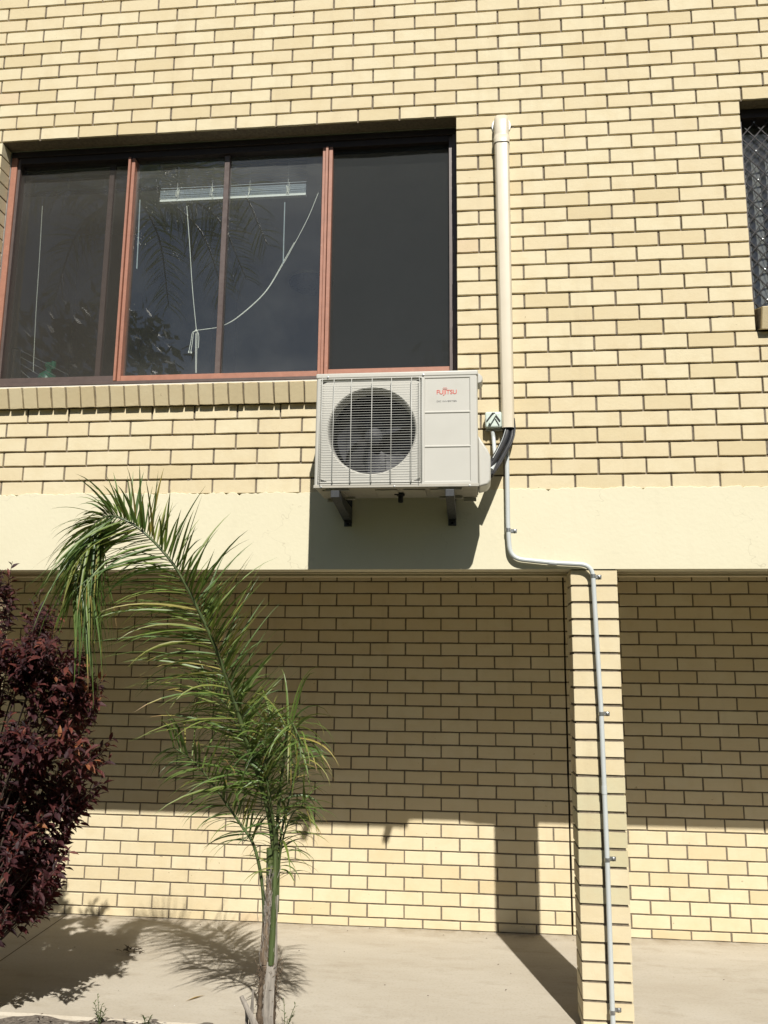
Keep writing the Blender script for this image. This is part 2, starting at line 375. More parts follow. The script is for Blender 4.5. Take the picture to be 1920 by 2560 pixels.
def fascia():
    mb=MB(); n=700; xs=[XL+(XR-XL)*k/n for k in range(n+1)]
    top=[BT+random.uniform(-.0045,.003)-(random.uniform(.004,.011) if random.random()<.06 else 0)+.004*math.sin(x*1.7)+.003*math.sin(x*23) for x in xs]; yf=-.006
    for k in range(n):
        a,b=xs[k],xs[k+1]
        mb.face([(a,yf,BB),(b,yf,BB),(b,yf,top[k+1]-.004),(a,yf,top[k]-.004)])
        mb.face([(a,yf,top[k]-.004),(b,yf,top[k+1]-.004),(b,.002,top[k+1]),(a,.002,top[k])])
        mb.face([(a,.002,top[k]),(b,.002,top[k+1]),(b,.02,top[k+1]),(a,.02,top[k])])
        mb.face([(a,yf,BB),(b,yf,BB),(b,.075,BB),(a,.075,BB)])
    mb.box((XL,.075,BB+.0015),(XR,.225,BT-.06))
    return mb.build('fascia_band',M_RENDER,bld)
fascia()
cols=[COLX, COLX-3.18-COLW+.0, COLX+3.4167]
def trims():
    mb=MB(); edges=[(XL,cols[1]),(cols[1]+COLW,COLX),(COLX+COLW,cols[2]),(cols[2]+COLW,XR)]
    for a,b in edges:
        a+=.002; b-=.002
        mb.box((a,.168,BB-.019),(b,.222,BB+.001)); mb.box((a,.135,BB-.005),(b,.1655,BB+.001))
    return mb.build('soffit_trim',M_TRIM,bld,bevel=.003)
trims()
cl=MB(); cl.box((XL,.226,BB+.16),(XR,DEPTH+.1,BB+.18)); cl.build('walkway_ceiling',M_CEIL,bld)
def column(x, odd=0, name='column'):
    mb=MB(); k=0; z1=BB; m=.0095; w=COLW; d=COLD
    mb.box((x+.008,.0085,0.0),(x+w-.008,d-.0085,BB),.5,1)
    while z1>0.0:
        z0=max(z1-ROW,0.0)
        green = x==COLX and 12<=k<=18 and k!=17
        def tone(): return random.uniform(.93,1) if green else (random.uniform(.2,.4) if random.random()<.12 else random.uniform(.42,.84))
        tn=tone()
        def blk(xa,xb,ya,yb,tn):
            a=(xa,ya,z0+m/2); b=(xb,yb,z1-m/2); c=.0022; j=lambda: random.uniform(-.0012,.0012)
            V=[]
            for zz,zi in ((a[2],c),(b[2],-c)):
                for (X,Y,sx,sy) in ((xa,ya,1,1),(xb,ya,-1,1),(xb,yb,-1,-1),(xa,yb,1,-1)):
                    V.append((X+sx*c+j(),Y+j()*.5,zz+zi+j()))
                    V.append((X+j()*.5,Y+sy*c+j(),zz+zi+j()))
            # 8 point octagons bottom and top, plus inset caps
            lo=list(range(8)); hi=list(range(8,16)); order=[1,0,2,3,5,4,6,7]
            lo=[lo[q] for q in order]; hi=[8+q for q in order]
            Fc=[tuple(lo),tuple(hi)]+[(lo[q],lo[(q+1)%8],hi[(q+1)%8],hi[q]) for q in range(8)]
            mb.mesh(V,Fc,tn,0)
        if (k+odd)%2==0:
            blk(x,x+w,0+random.uniform(-.001,.001),d/2-m/2,tn); blk(x,x+w,d/2+m/2,d,tone())
        else:
            blk(x,x+w/2-m/2,random.uniform(-.001,.001),d,tn); blk(x+w/2+m/2,x+w,random.uniform(-.001,.001),d,tn if green else tone())
        z1-=ROW; k+=1
    return mb.build('column',[M_BRICK,M_MORTAR],bld)
for i,x in enumerate(cols): column(x,i)
ZK=4.858-2.563
CJ=at(1417,1800,DEPTH).x
def recess_wall():
    mb=MB(); rows=[(max(ZK-ROW*(k+1),0.0),ZK-ROW*k,k) for k in range(-3,28) if ZK-ROW*k>.03]
    XLt,XRt=-2.6232,1.1927
    brick_rows(mb,XL,CJ-.001,rows,lambda k: XLt+(0 if k%2 else MOD*.5),DEPTH,.06,mor=.010,pd=.10)
    brick_rows(mb,CJ+.001,XR,rows,lambda k: XRt+(MOD*.5 if k%2 else 0),DEPTH,.06,mor=.010,pd=.10)
    mb.box((XL,DEPTH+.0075,0),(CJ-.006,DEPTH+.11,BB+.2),.5,1); mb.box((CJ+.006,DEPTH+.0075,0),(XR,DEPTH+.11,BB+.2),.5,1)
    mb.box((CJ-.006,DEPTH+.05,0),(CJ+.006,DEPTH+.1,BB+.2),.5,2)
    return mb.build('recess_wall',[M_BRICK,M_MORTAR,M_DARK],bld)
recess_wall()
def ends():
    mb=MB()
    mb.box((XL-.1,.0,BT),(XL,6.2,ZT)); mb.box((XR,.0,BT),(XR+.1,6.2,ZT)); mb.box((XL,6.1,0),(XR,6.2,ZT))
    mb.box((XL-.1,DEPTH,0),(XL,6.2,BT)); mb.box((XR,DEPTH,0),(XR+.1,6.2,BT))
    mb.build('side_wall',M_RENDER,bld)
    mb=MB(); mb.box((XL-.15,-.03,ZT),(XR+.15,6.25,ZT+.12)); mb.build('roof',M_CEIL,bld)
    mb=MB()   # room behind the windows
    fl,ce,rb=2.75,5.06,4.7
    mb.box((XL,.107,fl-.1),(XR,6.0,fl),.5,1); mb.box((XL,.107,ce),(XR,6.0,ce+.1)); mb.box((-4.6,rb,fl),(XR,rb+.1,ce))
    mb.box((-4.7,.11,fl),(-4.6,rb,ce)); mb.box((.75,.11,fl),(.85,rb,ce))
    for a,b,za,zb in ((XL,WL-.001,fl,ce),(.001,W2L-.001,fl,ce),(W2R+.001,XR,fl,ce),(WL,0,fl,WB-.001),(WL,0,HEAD+.002,ce),(W2L,W2R,fl,W2B-.001),(W2L,W2R,HEAD+.002,ce)):
        mb.box((a,.1065,za),(b,.24,zb))
    mb.build('interior_wall',[M_ROOM,M_CARPET],bld)
ends()
def sill(x0,x1,zf,yf,name):
    """row of tilted bricks on edge; zf = lower front edge, yf = its depth"""
    mb=MB(); x=x0; tilt=math.radians(17); H,D=.119,.17; p=.0862
    ez=Vector((0,math.sin(tilt)*-1,math.cos(tilt))); ey=Vector((0,math.cos(tilt),math.sin(tilt)))
    base=Vector((0,yf,zf))
    while x<x1-.02:
        w=min(p-.010,x1-x); j=lambda: random.uniform(-.0016,.0016); c=.003
        tn=random.uniform(.0,.3); off=random.uniform(-.002,.002); V=[]
        xm,hm=x+w/2,H/2
        ring=[(x,0),(x+w*.5,0),(x+w,0),(x+w,H*.5),(x+w,H),(x+w*.5,H),(x,H),(x,H*.5)]
        rj=[(a+j(),h+j()) for a,h in ring]
        for a,h in rj: V.append(Vector((a-(0 if abs(a-xm)<.01 else math.copysign(c,a-xm)),0,0))+base+ez*(h-(0 if abs(h-hm)<.01 else math.copysign(c,h-hm)))+ey*off)
        for dd in (c,D):
            for a,h in rj: V.append(Vector((a,0,0))+base+ez*h+ey*(dd+off))
        n=8; Fc=[tuple(range(n))]+[(r*n+k,r*n+(k+1)%n,(r+1)*n+(k+1)%n,(r+1)*n+k) for r in (0,1) for k in range(n)]
        mb.mesh(V,Fc,tn,0); x+=p
    q=[base+ey*.02+ez*.006, base+ey*D+ez*.006, base+ey*D+ez*(H-.006), base+ey*.02+ez*(H-.006)]
    mb.prism([v+Vector((x0,0,0)) for v in q],(x1-x0-.004,0,0),.5,1)
    return mb.build(name,[M_BRICK,M_MORTAR],bld)
sill(WL-.03,-.02,3.128,-.032,'window_sill'); sill(W2L+.018,W2R,3.475,-.038,'window_sill')

# ---- big window
YF=.105
def big_window():
    mb=MB(); y0,y1=YF,.198; L,R=WL+.004,-.004; Bm,T=WB+.002,HEAD-.003
    # outer frame, butted
    mb.box((L,y0,Bm),(R,y1,3.331),.5,1); mb.box((L,y0,T-.035),(R,y1,T),.5,2)
    mb.box((L,y0+.004,3.331),(-2.752,y1,T-.035),.5,0); mb.box((-2.752,y0+.016,3.331),(-2.735,y1,T-.035),.5,1)
    mb.box((-.026,y0+.004,3.331),(R,y1,T-.035),.5,1); mb.box((-.048,y0+.02,3.331),(-.026,y1,T-.035),.5,1)
    # inner head; the shade above the shadow line is put into its dark colour
    mb.box((-2.735,y0+.012,T-.075),(-.048,y1,T-.035),.5,2)
    frame=mb.build('window',[M_BRONZE,M_BROWN,M_BLACKFRAME],bld,bevel=.0015,bseg=1)
    zt=T-.0755
    def part(name,fn,m,**k):
        b=MB(); fn(b); return b.build(name,m,frame,**k)
    part('mullion',lambda b:(b.box((-2.022,y0-.004,3.3315),(-2.007,y1-.02,zt)),b.box((-2.004,y0+.010,3.3315),(-1.984,y1-.02,zt)),b.box((-2.007,y0+.03,3.3315),(-2.004,y1-.03,zt))),M_BRONZE,bevel=.0015,bseg=1)
    part('mullion',lambda b:(b.box((-.806,y0+.006,3.3315),(-.789,y1-.02,zt)),b.box((-.786,y0-.006,3.3315),(-.770,y1-.02,zt)),b.box((-.767,y0+.004,3.3315),(-.745,y1-.02,zt)),b.box((-.789,y0+.03,3.3315),(-.767,y1-.03,zt))),M_BRONZE,bevel=.0015,bseg=1)
    part('bottom_rail',lambda b:b.box((-1.9835,y0+.012,3.3315),(-.8065,y1-.02,3.366)),M_BRONZE,bevel=.0015,bseg=1)
    part('bottom_rail',lambda b:b.box((-.7445,y0+.006,3.3315),(-.0485,.144,3.37)),M_BRONZE,bevel=.0015,bseg=1)
    part('bottom_rail',lambda b:b.box((-2.7345,y0+.012,3.3315),(-2.0225,.144,3.368)),M_BROWN,bevel=.0015,bseg=1)
    part('sash_stile',lambda b:b.box((-2.168,.165,3.3685),(-2.136,.193,zt)),M_BROWN,bevel=.002,bseg=1)
    part('sash_stile',lambda b:b.box((-1.421,.135,3.3665),(-1.389,.173,zt)),M_BROWN,bevel=.002,bseg=1)
    def pane(x0,x1,y,z0=3.3665): part('pane',lambda b:b.face([(x0,y,z0),(x1,y,z0),(x1,y,zt),(x0,y,zt)]),M_GLASS)
    pane(-1.984,-1.421,.155); pane(-1.389,-.806,.161)
    pane(-2.735,-2.168,.181,3.3685); pane(-2.136,-2.022,.185,3.3685); pane(-.745,-.048,.181,3.3705)
    def scr(x0,x1,z0,y,m):
        def fn(b):
            n=24; xs=[x0+(x1-x0)*k/n for k in range(n+1)]
            for a,c in zip(xs,xs[1:]): b.face([(a,y+.002*math.sin(a*9),z0),(c,y+.002*math.sin(c*9),z0),(c,y+.002*math.sin(c*9),zt),(a,y+.002*math.sin(a*9),zt)])
        part('fly_screen',fn,m)
    scr(-2.735,-2.022,3.3685,.146,M_SCREENL); scr(-.745,-.048,3.3705,.146,M_SCREEN)
    # dried splashes on the middle panes
    b=MB()
    def speck(u,v,s):
        p=at(u,v,.1535); 
        if not(-1.98<p.x<-.81) or -1.423<p.x<-1.387: return
        l=s*random.uniform(.5,2.6); a=random.uniform(-.4,.4); w=s*.35; d=Vector((math.sin(a),0,math.cos(a))); q=Vector((d.z,0,-d.x))
        b.face([p-d*l-q*w*.3,p-q*w,p+d*l*.7,p+q*w])
    for _ in range(75): speck(random.gauss(455,55),random.gauss(470,65),random.uniform(.0012,.0026))
    for _ in range(28): speck(random.gauss(348,9),random.gauss(595,14),random.uniform(.0012,.0024))
    for _ in range(40): speck(random.gauss(567,7),random.uniform(500,690),random.uniform(.0012,.0024))
    for _ in range(8): speck(random.gauss(330,6),random.gauss(775,8),random.uniform(.0012,.0024))
    tag(b.build('dried_splashes',M_CORD,frame),kind='stuff')
    return frame
big_window()
def grille_window():
    mb=MB(); y0,y1=.085,.19; L,R,Bm,T=W2L+.004,W2R-.004,W2B+.003,HEAD-.003
    mb.box((L,y0,Bm),(L+.03,y1,T)); mb.box((R-.03,y0,Bm),(R,y1,T)); mb.box((L+.03,y0,T-.05),(R-.03,y1,T)); mb.box((L+.03,y0,Bm),(R-.03,y1,Bm+.04))
    fr=mb.build('window',M_BLACKFRAME,bld,bevel=.0015,bseg=1)
    b=MB(); b.face([(L+.03,.17,Bm+.04),(R-.03,.17,Bm+.04),(R-.03,.17,T-.05),(L+.03,.17,T-.05)]); b.build('pane',M_GLASS,fr)
    b=MB(); x0,x1,z0,z1=L+.03,R-.03,Bm+.04,T-.05; px,pz=.0755,.0905   # diamond lattice
    def seg(a,c,y,tone):
        d=(c-a); 
        if d.length<.005: return
        d.normalize(); q=Vector((-d.z,0,d.x))*.0032; o=Vector((0,.0022,0))
        b.prism([a-q-o,a+q-o,a+q+o,a-q+o],c-a,tone)
    def clip(ax,az,dx,dz):
        t0,t1=-1e9,1e9
        for p,dd,lo,hi in ((ax,dx,x0,x1),(az,dz,z0,z1)):
            ta,tb=(lo-p)/dd,(hi-p)/dd; t0=max(t0,min(ta,tb)); t1=min(t1,max(ta,tb))
        return (t0,t1) if t1>t0 else None
    for k in range(-40,60):
        for s,y in ((1,.107),(-1,.1115)):
            ax=x0+k*px; r=clip(ax,z0,px*s,pz)
            if r: seg(Vector((ax+px*s*r[0],y,z0+pz*r[0])),Vector((ax+px*s*r[1],y,z0+pz*r[1])),y,.5)
    b.build('security_grille',M_GRILLE,fr)
    b=MB(); i=0
    z=z1
    while z>z0:
        x=x0
        while x<x1:
            nx,nz=x,z
            px_=x0+round((x-x0)/px)*px
            x+=px
        z-=pz/2
    for i in range(0,24):
        for j in range(0,34):
            if (i+j)%2==0:
                X,Z=x0+i*px,z0+j*pz
                if X<x1 and Z<z1-.01: b.lathe([(.0,-.0055),(.0042,-.0045),(.0052,.001)],(X,.1065,Z),(0,1,0),8)
    tag(b.build('grille_rivets',M_STEEL,fr),kind='stuff')
grille_window()
# vertical blind behind the grille: linked pleats hanging inside
def vertical_blind():
    t=thing('vertical_blind',(W2L+.04,.19,W2B+.05),'grey vertical blind hanging behind the diamond grille window','blind')
    b=MB(); x=W2L+.04; k=0
    while x<W2R-.05:
        a=random.uniform(.35,.75); w=.044; dx,dy=math.cos(a)*w,math.sin(a)*w
        z=HEAD-.10
        b.face([(x,.225,z),(x+dx*2,.225+dy*2,z),(x+dx*2,.225+dy*2,W2B+.05),(x,.225,W2B+.05)]); x+=.078
    b.build('slats',simple('grey_blind_fabric',(.17,.165,.16),.8,0,.05,12),t)
    b=MB(); b.box((W2L+.04,.245,HEAD-.095),(W2R-.04,.285,HEAD-.055)); b.build('head_rail',M_SLAT,t)
vertical_blind()

# ------------------------------------------------------------------ inside the big window
def venetian(x0,x1,y,ztop,zbot,label,rail_mat):
    t=thing('venetian_blind',((x0+x1)/2,y,zbot),label,'blind','venetian blinds raised behind the big window')
    b=MB(); b.box((x0,y-.02,ztop-.04),(x1,y+.025,ztop)); b.build('head_rail',M_SLAT,t)
    b=MB(); z=ztop-.05; n=0; zs=zbot+.075
    hang=int((ztop-.05-zs)/.021)
    for k in range(hang):
        zz=ztop-.05-k*.021; a=.012
        b.face([(x0,y-.0105,zz-.008),(x1,y-.0105,zz-.008),(x1,y,zz+.001),(x0,y,zz+.001)]); b.face([(x0,y,zz+.001),(x1,y,zz+.001),(x1,y+.0105,zz+.008),(x0,y+.0105,zz+.008)])
    k=0; zz=zs
    while zz>zbot+.018:
        o=random.uniform(-.002,.002); b.box((x0+o,y-.0125+o,zz-.0012),(x1+o,y+.0125+o,zz)); zz-=.0038
    b.build('slats',M_BLIND,t)
    b=MB(); b.box((x0,y-.014,zbot),(x1,y+.014,zbot+.014)); b.build('bottom_rail',rail_mat,t)
    for f in (.12,.36,.62,.88):
        b=MB(); x=x0+(x1-x0)*f; pts=[Vector((x+random.uniform(-.012,.012),y-.017,zbot+.005+random.uniform(0,.085))) for _ in range(14)]
        b.tube(smoothpath(pts,3),.0011,4)
        b.tube([(x,y-.016,zbot+.05),(x,y-.016,ztop-.04)],.0009,4)
        b.build('ladder_cord',M_CORD,t)
    return t
YB=.232
pb=at(765,497,YB); pl=at(402,497,YB)
vb=venetian(pl.x,pb.x,YB,HEAD-.005,at(580,499,YB).z,'white venetian blind pulled up behind the middle panes with a bright bottom rail',M_SLAT)
YB2=.33
pl2=at(48,480,YB2); pr2=at(400,478,YB2)
vb2=venetian(pl2.x,pr2.x,YB2,HEAD-.005,at(220,482,YB2).z,'dull venetian blind pulled up behind the screened left pane',M_BLACKFRAME)
def cords(t, paths, name='pull_cord', r=.0019, m=M_CORD, sm=True):
    b=MB()
    for p in paths: b.tube(smoothpath(p,6) if sm else p,r,5)
    return b.build(name,m,t)
yc=.212
A=lambda *pts: [at(u,v,yc) for u,v in pts]
cords(vb,[A((467,515),(474,610),(481,720),(491,826)),A((491,826),(520,822),(545,818),(590,797),(660,735),(705,665),(735,612),(770,545),(796,482)),
          A((491,826),(530,821),(560,813),(600,788),(664,728),(708,655),(736,606)),
          A((491,826),(481,832),(477,855),(472,879)),A((491,827),(484,832),(481,855),(477,880)),A((493,827),(497,840),(496,870)),A((490,826),(489,870),(489,932)),A((493,826),(492,870),(491,932))])
for u,v in ((472,880),(478,881)):
    b=MB(); b.lathe([(0,.006),(.004,.003),(.005,-.006),(0,-.007)],at(u,v,yc),seg=8); b.build('cord_tassel',M_CORD,vb)
b=MB()
b.lathe([(0,.009),(.009,.004),(.01,-.006),(0,-.01)],at(491,827,yc),seg=8); b.build('cord_knob',M_CORD,vb)
cords(vb,[A((712,506),(710,580),(708,660))],'tilt_wand',.0035,M_WAND,False); 
cords(vb2,[A((350,500),(346,590),(342,672))],'tilt_wand',.0035,M_WAND,False)
cords(vb2,[A((106,515),(99,640),(90,780),(83,930))],r=.0024)
b=MB(); b.tube(A((48,503),(30,700),(8,945)),.006,6); b.build('side_track',M_WAND,vb2)
def lamp():
    p=at(778,722,2.45); 
    t=thing('ceiling_lamp',(p.x,p.y,5.06),'round oyster ceiling lamp dimly seen through the middle pane','lamp')
    b=MB(); b.lathe([(.21,0),(.21,-.018),(.2,-.02)],(p.x,p.y,5.0595)); b.build('base_ring',M_SLAT,t,smooth=True)
    b=MB(); b.lathe([(.2,-.0205),(.19,-.05),(.15,-.075),(.08,-.09),(0,-.094)],(p.x,p.y,5.0595)); b.build('lamp_shade',M_LAMP,t,smooth=True)
lamp()
def cupboard():
    p=at(190,700,1.25); x0=p.x
    t=thing('tall_cupboard',(x0+.45,1.5,2.75),'dark tall cupboard standing inside behind the left pane','cupboard')
    b=MB(); b.box((x0,1.25,2.75),(x0+1.1,1.8,at(190,590,1.25).z)); b.build('carcass',M_WOOD,t)
    b=MB(); b.box((x0+.01,1.228,2.80),(x0+.54,1.249,at(190,590,1.25).z-.02)); b.box((x0+.55,1.228,2.80),(x0+1.09,1.249,at(190,590,1.25).z-.02)); b.build('cupboard_door',M_WOOD,t,bevel=.003)
cupboard()
def ledge_items():
    p=at(115,930,.26)
    mb=MB(); prof=[(.0,0),(.052,.004),(.058,.03),(.06,.07),(.05,.11),(.03,.128),(.0,.132)]
    b=MB(); b.lathe(prof,(p.x,.28,3.33)); o=b.build('green_bottle',M_GREEN,None,smooth=True,loc=(p.x,.28,3.33))
    b=MB(); b.lathe([(.02,.13),(.022,.155),(.03,.165),(.03,.185),(0,.187)],(p.x+.01,.28,3.33)); b.lathe([(.013,.0),(.016,.02),(.016,.05),(0,.052)],(p.x+.045,.26,3.47)); b.build('bottle_cap',M_GREEN,o,smooth=True)
    b=MB(); b.box((p.x+.022,.217,3.375),(p.x+.05,.2225,3.40)); b.build('paper_label',M_SLAT,o)
    tag(o,'green plastic bottle on the inside ledge of the left pane','bottle')
    t=thing('wire_rack',(at(100,920,.22).x,.22,3.33),'dark wire drying rack leaning inside the left pane','rack')
    b=MB(); 
    q=[at(48,872,.22),at(52,945,.22),at(185,945,.22),at(60,878,.22)]
    b.prism([at(28,872,.24),at(52,872,.24),at(52,950,.24),at(28,950,.24)],(0,.012,0)); b.build('rack_panel',M_BLACKPL,t)
    b=MB()
    for k in range(4):
        b.tube([at(52,876+k*17,.215),at(172-k*32,938+k*3,.215)],.0018,5)
    b.build('rack_wire',M_STEEL,t)
ledge_items()
sh=MB(); sh.box((WL+.01,.2405,WB-.03),(-.01,.36,WB-.002)); sh.build('interior_ledge',M_ROOM,bld)

# ------------------------------------------------------------------ air conditioner
def text_mesh(s, size, m, name, parent, center, xs=1.0, weight=.0):
    cu=bpy.data.curves.new(name,'FONT'); cu.body=s; cu.size=size; cu.extrude=.0004; cu.offset=weight; cu.align_x='CENTER'; cu.align_y='CENTER'; cu.space_character=.97
    o=bpy.data.objects.new(name,cu); COL.objects.link(o); bpy.context.view_layer.update()
    me=bpy.data.meshes.new_from_object(o.evaluated_get(bpy.context.evaluated_depsgraph_get())); bpy.data.objects.remove(o); bpy.data.curves.remove(cu)
    me.transform(Matrix.Diagonal((xs,1,1,1))); me.transform(Euler((math.pi/2,0,0)).to_matrix().to_4x4()); me.transform(Matrix.Translation(Vector(center)-parent.location))
    me.materials.clear(); me.materials.append(m); r=bpy.data.objects.new(name,me); COL.objects.link(r); r.parent=parent; return r
AX0,AX1,AY0,AY1,AZ0,AZ1=-.706,.105,-.42,-.135,2.562,3.152
def aircon():
    t=thing('air_conditioner',((AX0+AX1)/2,-.28,AZ0),'beige outdoor air conditioner unit with wire fan guard on wall brackets','air conditioner')
    gx0,gx1,gz0,gz1=AX0+.020,AX0+.515,AZ0+.022,AZ1-.032
    gx1=at(740+903/2.8603,900+500/2.8603,AY0).x
    cx=at(740+538/2.8603,900+520/2.8603,AY0).x; czz=(gz0+gz1)/2-.002; R=.216
    # casing: front sheet with a round hole, sides, top lid, back
    b=MB(); seg=64
    ring=[(cx+R*math.cos(2*math.pi*k/seg),czz+R*math.sin(2*math.pi*k/seg)) for k in range(seg)]
    x0,x1,z0,z1=AX0+.012,AX1-.012,AZ0+.012,AZ1-.026
    xa,xb=gx0+.012,gx1-.012; za,zb=gz0+.008,gz1-.008
    def sq(k):
        a=2*math.pi*k/seg; c,s=math.cos(a),math.sin(a); hx=(xb-xa)/2; mx=(xa+xb)/2; hz=(zb-za)/2; mz=(za+zb)/2
        q=max(abs(c)/hx,abs(s)/hz); return (mx+c/q,mz+s/q)
    yp=AY0+.0085                                   # pressed field round the fan
    for k in range(seg):
        k2=(k+1)%seg; p,q=sq(k),sq(k2); r,s_=ring[k],ring[k2]
        def bell(pt,rr,y): return (cx+(pt[0]-cx)*rr,y,czz+(pt[1]-czz)*rr)
        prof=[(1.05,yp),(1.02,yp+.006),(1.0,yp+.02),(.985,yp+.085)]
        L=[(p[0],yp,p[1])]+[bell(r,a,y) for a,y in prof]; Rr=[(q[0],yp,q[1])]+[bell(s_,a,y) for a,y in prof]
        for i in range(len(L)-1): b.face([L[i],Rr[i],Rr[i+1],L[i+1]])
    def rect_ring(ox0,ox1,oz0,oz1,ix0,ix1,iz0,iz1,yo,yi):
        o=[(ox0,yo,oz0),(ox1,yo,oz0),(ox1,yo,oz1),(ox0,yo,oz1)]; i_=[(ix0,yi,iz0),(ix1,yi,iz0),(ix1,yi,iz1),(ix0,yi,iz1)]
        for k in range(4): b.face([o[k],o[(k+1)%4],i_[(k+1)%4],i_[k]])
    rect_ring(xa-.008,xb+.008,za-.008,zb+.008,xa,xb,za,zb,AY0,yp)
    xs0,xs1,zs0,zs1=xa-.008,xb+.008,za-.008,zb+.008
    b.face([(x0,AY0,z0),(xs0,AY0,z0),(xs0,AY0,z1),(x0,AY0,z1)]); b.face([(xs0,AY0,z0),(xs1,AY0,z0),(xs1,AY0,zs0),(xs0,AY0,zs0)])
    b.face([(xs0,AY0,zs1),(xs1,AY0,zs1),(xs1,AY0,z1),(xs0,AY0,z1)])
    # right hand field: three pressed rectangles
    fx0,fx1=at(740+917/2.8603,1020,AY0).x,at(740+1247/2.8603,1020,AY0).x
    b.face([(xs1,AY0,z0),(fx0,AY0,z0),(fx0,AY0,z1),(xs1,AY0,z1)]); b.face([(fx1,AY0,z0),(x1,AY0,z0),(x1,AY0,z1),(fx1,AY0,z1)])
    ys=[870,617,372,125]; zz=[at(1100,900+v/2.8603,AY0).z for v in ys]
    b.face([(fx0,AY0,z0),(fx1,AY0,z0),(fx1,AY0,zz[0]),(fx0,AY0,zz[0])]); b.face([(fx0,AY0,zz[3]),(fx1,AY0,zz[3]),(fx1,AY0,z1),(fx0,AY0,z1)])
    for i in range(3):
        lo,hi=zz[i]+(.0018 if i else 0),zz[i+1]-(.0018 if i<2 else 0); g=.005
        rect_ring(fx0,fx1,lo,hi,fx0+g,fx1-g,lo+g,hi-g,AY0,AY0+.004); b.face([(fx0+g,AY0+.004,lo+g),(fx1-g,AY0+.004,lo+g),(fx1-g,AY0+.004,hi-g),(fx0+g,AY0+.004,hi-g)])
        if i: b.face([(fx0,AY0,zz[i]-.0018),(fx1,AY0,zz[i]-.0018),(fx1,AY0,zz[i]+.0018),(fx0,AY0,zz[i]+.0018)])
    # rounded vertical edges and sides
    for sx,ex in ((x0,AX0),(x1,AX1)):
        pr=[(sx,AY0)]+[(sx+(ex-sx)*math.sin(a),AY0+.012*(1-math.cos(a))) for a in (.4,.8,1.2,math.pi/2)]+[(ex,AY1)]
        for (a,c),(d,e) in zip(pr,pr[1:]): b.face([(a,c,z0),(d,e,z0),(d,e,z1),(a,c,z1)])
    b.face([(AX0,AY1,z0),(AX1,AY1,z0),(AX1,AY1,z1),(AX0,AY1,z1)])
    b.build('casing',M_UNIT,t,smooth=30)
    b=MB(); b.box((AX0-.003,AY0-.003,AZ1-.028),(AX1+.003,AY1,AZ1)); b.build('top_lid',M_UNIT,t,smooth=True,bevel=.007,bseg=3)
    # base pan with pressed ribs, feet and drain
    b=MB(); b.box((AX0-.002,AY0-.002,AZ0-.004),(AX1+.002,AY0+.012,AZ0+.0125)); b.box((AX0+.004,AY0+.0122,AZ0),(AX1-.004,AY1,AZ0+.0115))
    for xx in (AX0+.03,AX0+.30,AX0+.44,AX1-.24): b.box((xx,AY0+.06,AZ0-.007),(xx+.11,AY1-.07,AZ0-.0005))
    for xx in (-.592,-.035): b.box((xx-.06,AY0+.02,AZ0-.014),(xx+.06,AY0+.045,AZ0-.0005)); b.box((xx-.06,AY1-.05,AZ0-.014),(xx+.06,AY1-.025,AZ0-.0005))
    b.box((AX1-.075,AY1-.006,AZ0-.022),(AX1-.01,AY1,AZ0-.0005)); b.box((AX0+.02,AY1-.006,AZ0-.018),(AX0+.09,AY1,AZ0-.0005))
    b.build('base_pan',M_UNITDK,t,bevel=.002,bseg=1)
    b=MB(); dx=at(1002,1262,-.24).x; b.lathe([(.02,0),(.02,-.012),(.013,-.014),(.013,-.045),(.009,-.045),(.009,-.01)],(dx,-.25,AZ0-.001),seg=16); b.box((dx-.03,-.28,AZ0-.012),(dx+.015,-.265,AZ0-.0006)); b.build('drain_spout',M_BLACKPL,t,smooth=True)
    # dark inside, fan
    b=MB(); b.box((AX0+.02,AY0+.21,AZ0+.03),(AX0+.53,AY0+.22,AZ1-.05)); b.box((AX0+.02,AY0+.085,AZ0+.03),(AX0+.022,AY0+.19,AZ1-.05)); b.box((AX0+.53,AY0+.085,AZ0+.03),(AX0+.532,AY0+.19,AZ1-.05))
    b.build('coil_chamber',M_BLACKPL,t)
    b=MB(); b.lathe([(0,-.045),(.03,-.042),(.045,-.03),(.048,.03),(0,.03)],(cx,AY0+.14,czz),(0,1,0),24)
    for k in range(3):
        a0=2.2+k*2*math.pi/3; nr,na=7,10; P=[]
        for i in range(nr+1):
            r=.042+(.196-.042)*i/nr; sp=1.35*(.55+.45*i/nr)
            for jx in range(na+1):
                f=jx/na; a=a0+sp*f+.25*i/nr; P.append((cx+r*math.cos(a),AY0+.115+.06*f+.012*math.sin(math.pi*f),czz+r*math.sin(a)))
        b.mesh(P,[(i*(na+1)+jx,i*(na+1)+jx+1,(i+1)*(na+1)+jx+1,(i+1)*(na+1)+jx) for i in range(nr) for jx in range(na)])
    b.build('fan',M_FAN,t,smooth=True)
    # wire guard
    b=MB(); yg=AY0-.020; rw=.00095; n=42
    for k in range(n):
        z=gz0+.006+(gz1-gz0-.012)*k/(n-1)
        pts=[(gx0,AY0+.004,z),(gx0+.002,yg+.012,z),(gx0+.012,yg+.002,z),(gx0+.03,yg,z),(cx,yg-.001,z),(gx1-.03,yg,z),(gx1-.012,yg+.002,z),(gx1-.002,yg+.012,z),(gx1,AY0+.004,z)]
        b.tube(pts,rw,5)
    for u in (265,392,540,680,825):
        x=at(740+u/2.8603,1080,yg).x; b.tube([(x,AY0+.002,gz0-.001),(x,yg-.003,gz0+.008),(x,yg-.0035,czz),(x,yg-.003,gz1-.008),(x,AY0+.002,gz1+.001)],.0017,6)
    for x,y in ((gx0+.001,yg+.012),(gx1-.001,yg+.012),(gx0+.014,yg+.0),(gx1-.014,yg)): b.tube([(x,y,gz0),(x,y,gz1)],.0015,6)
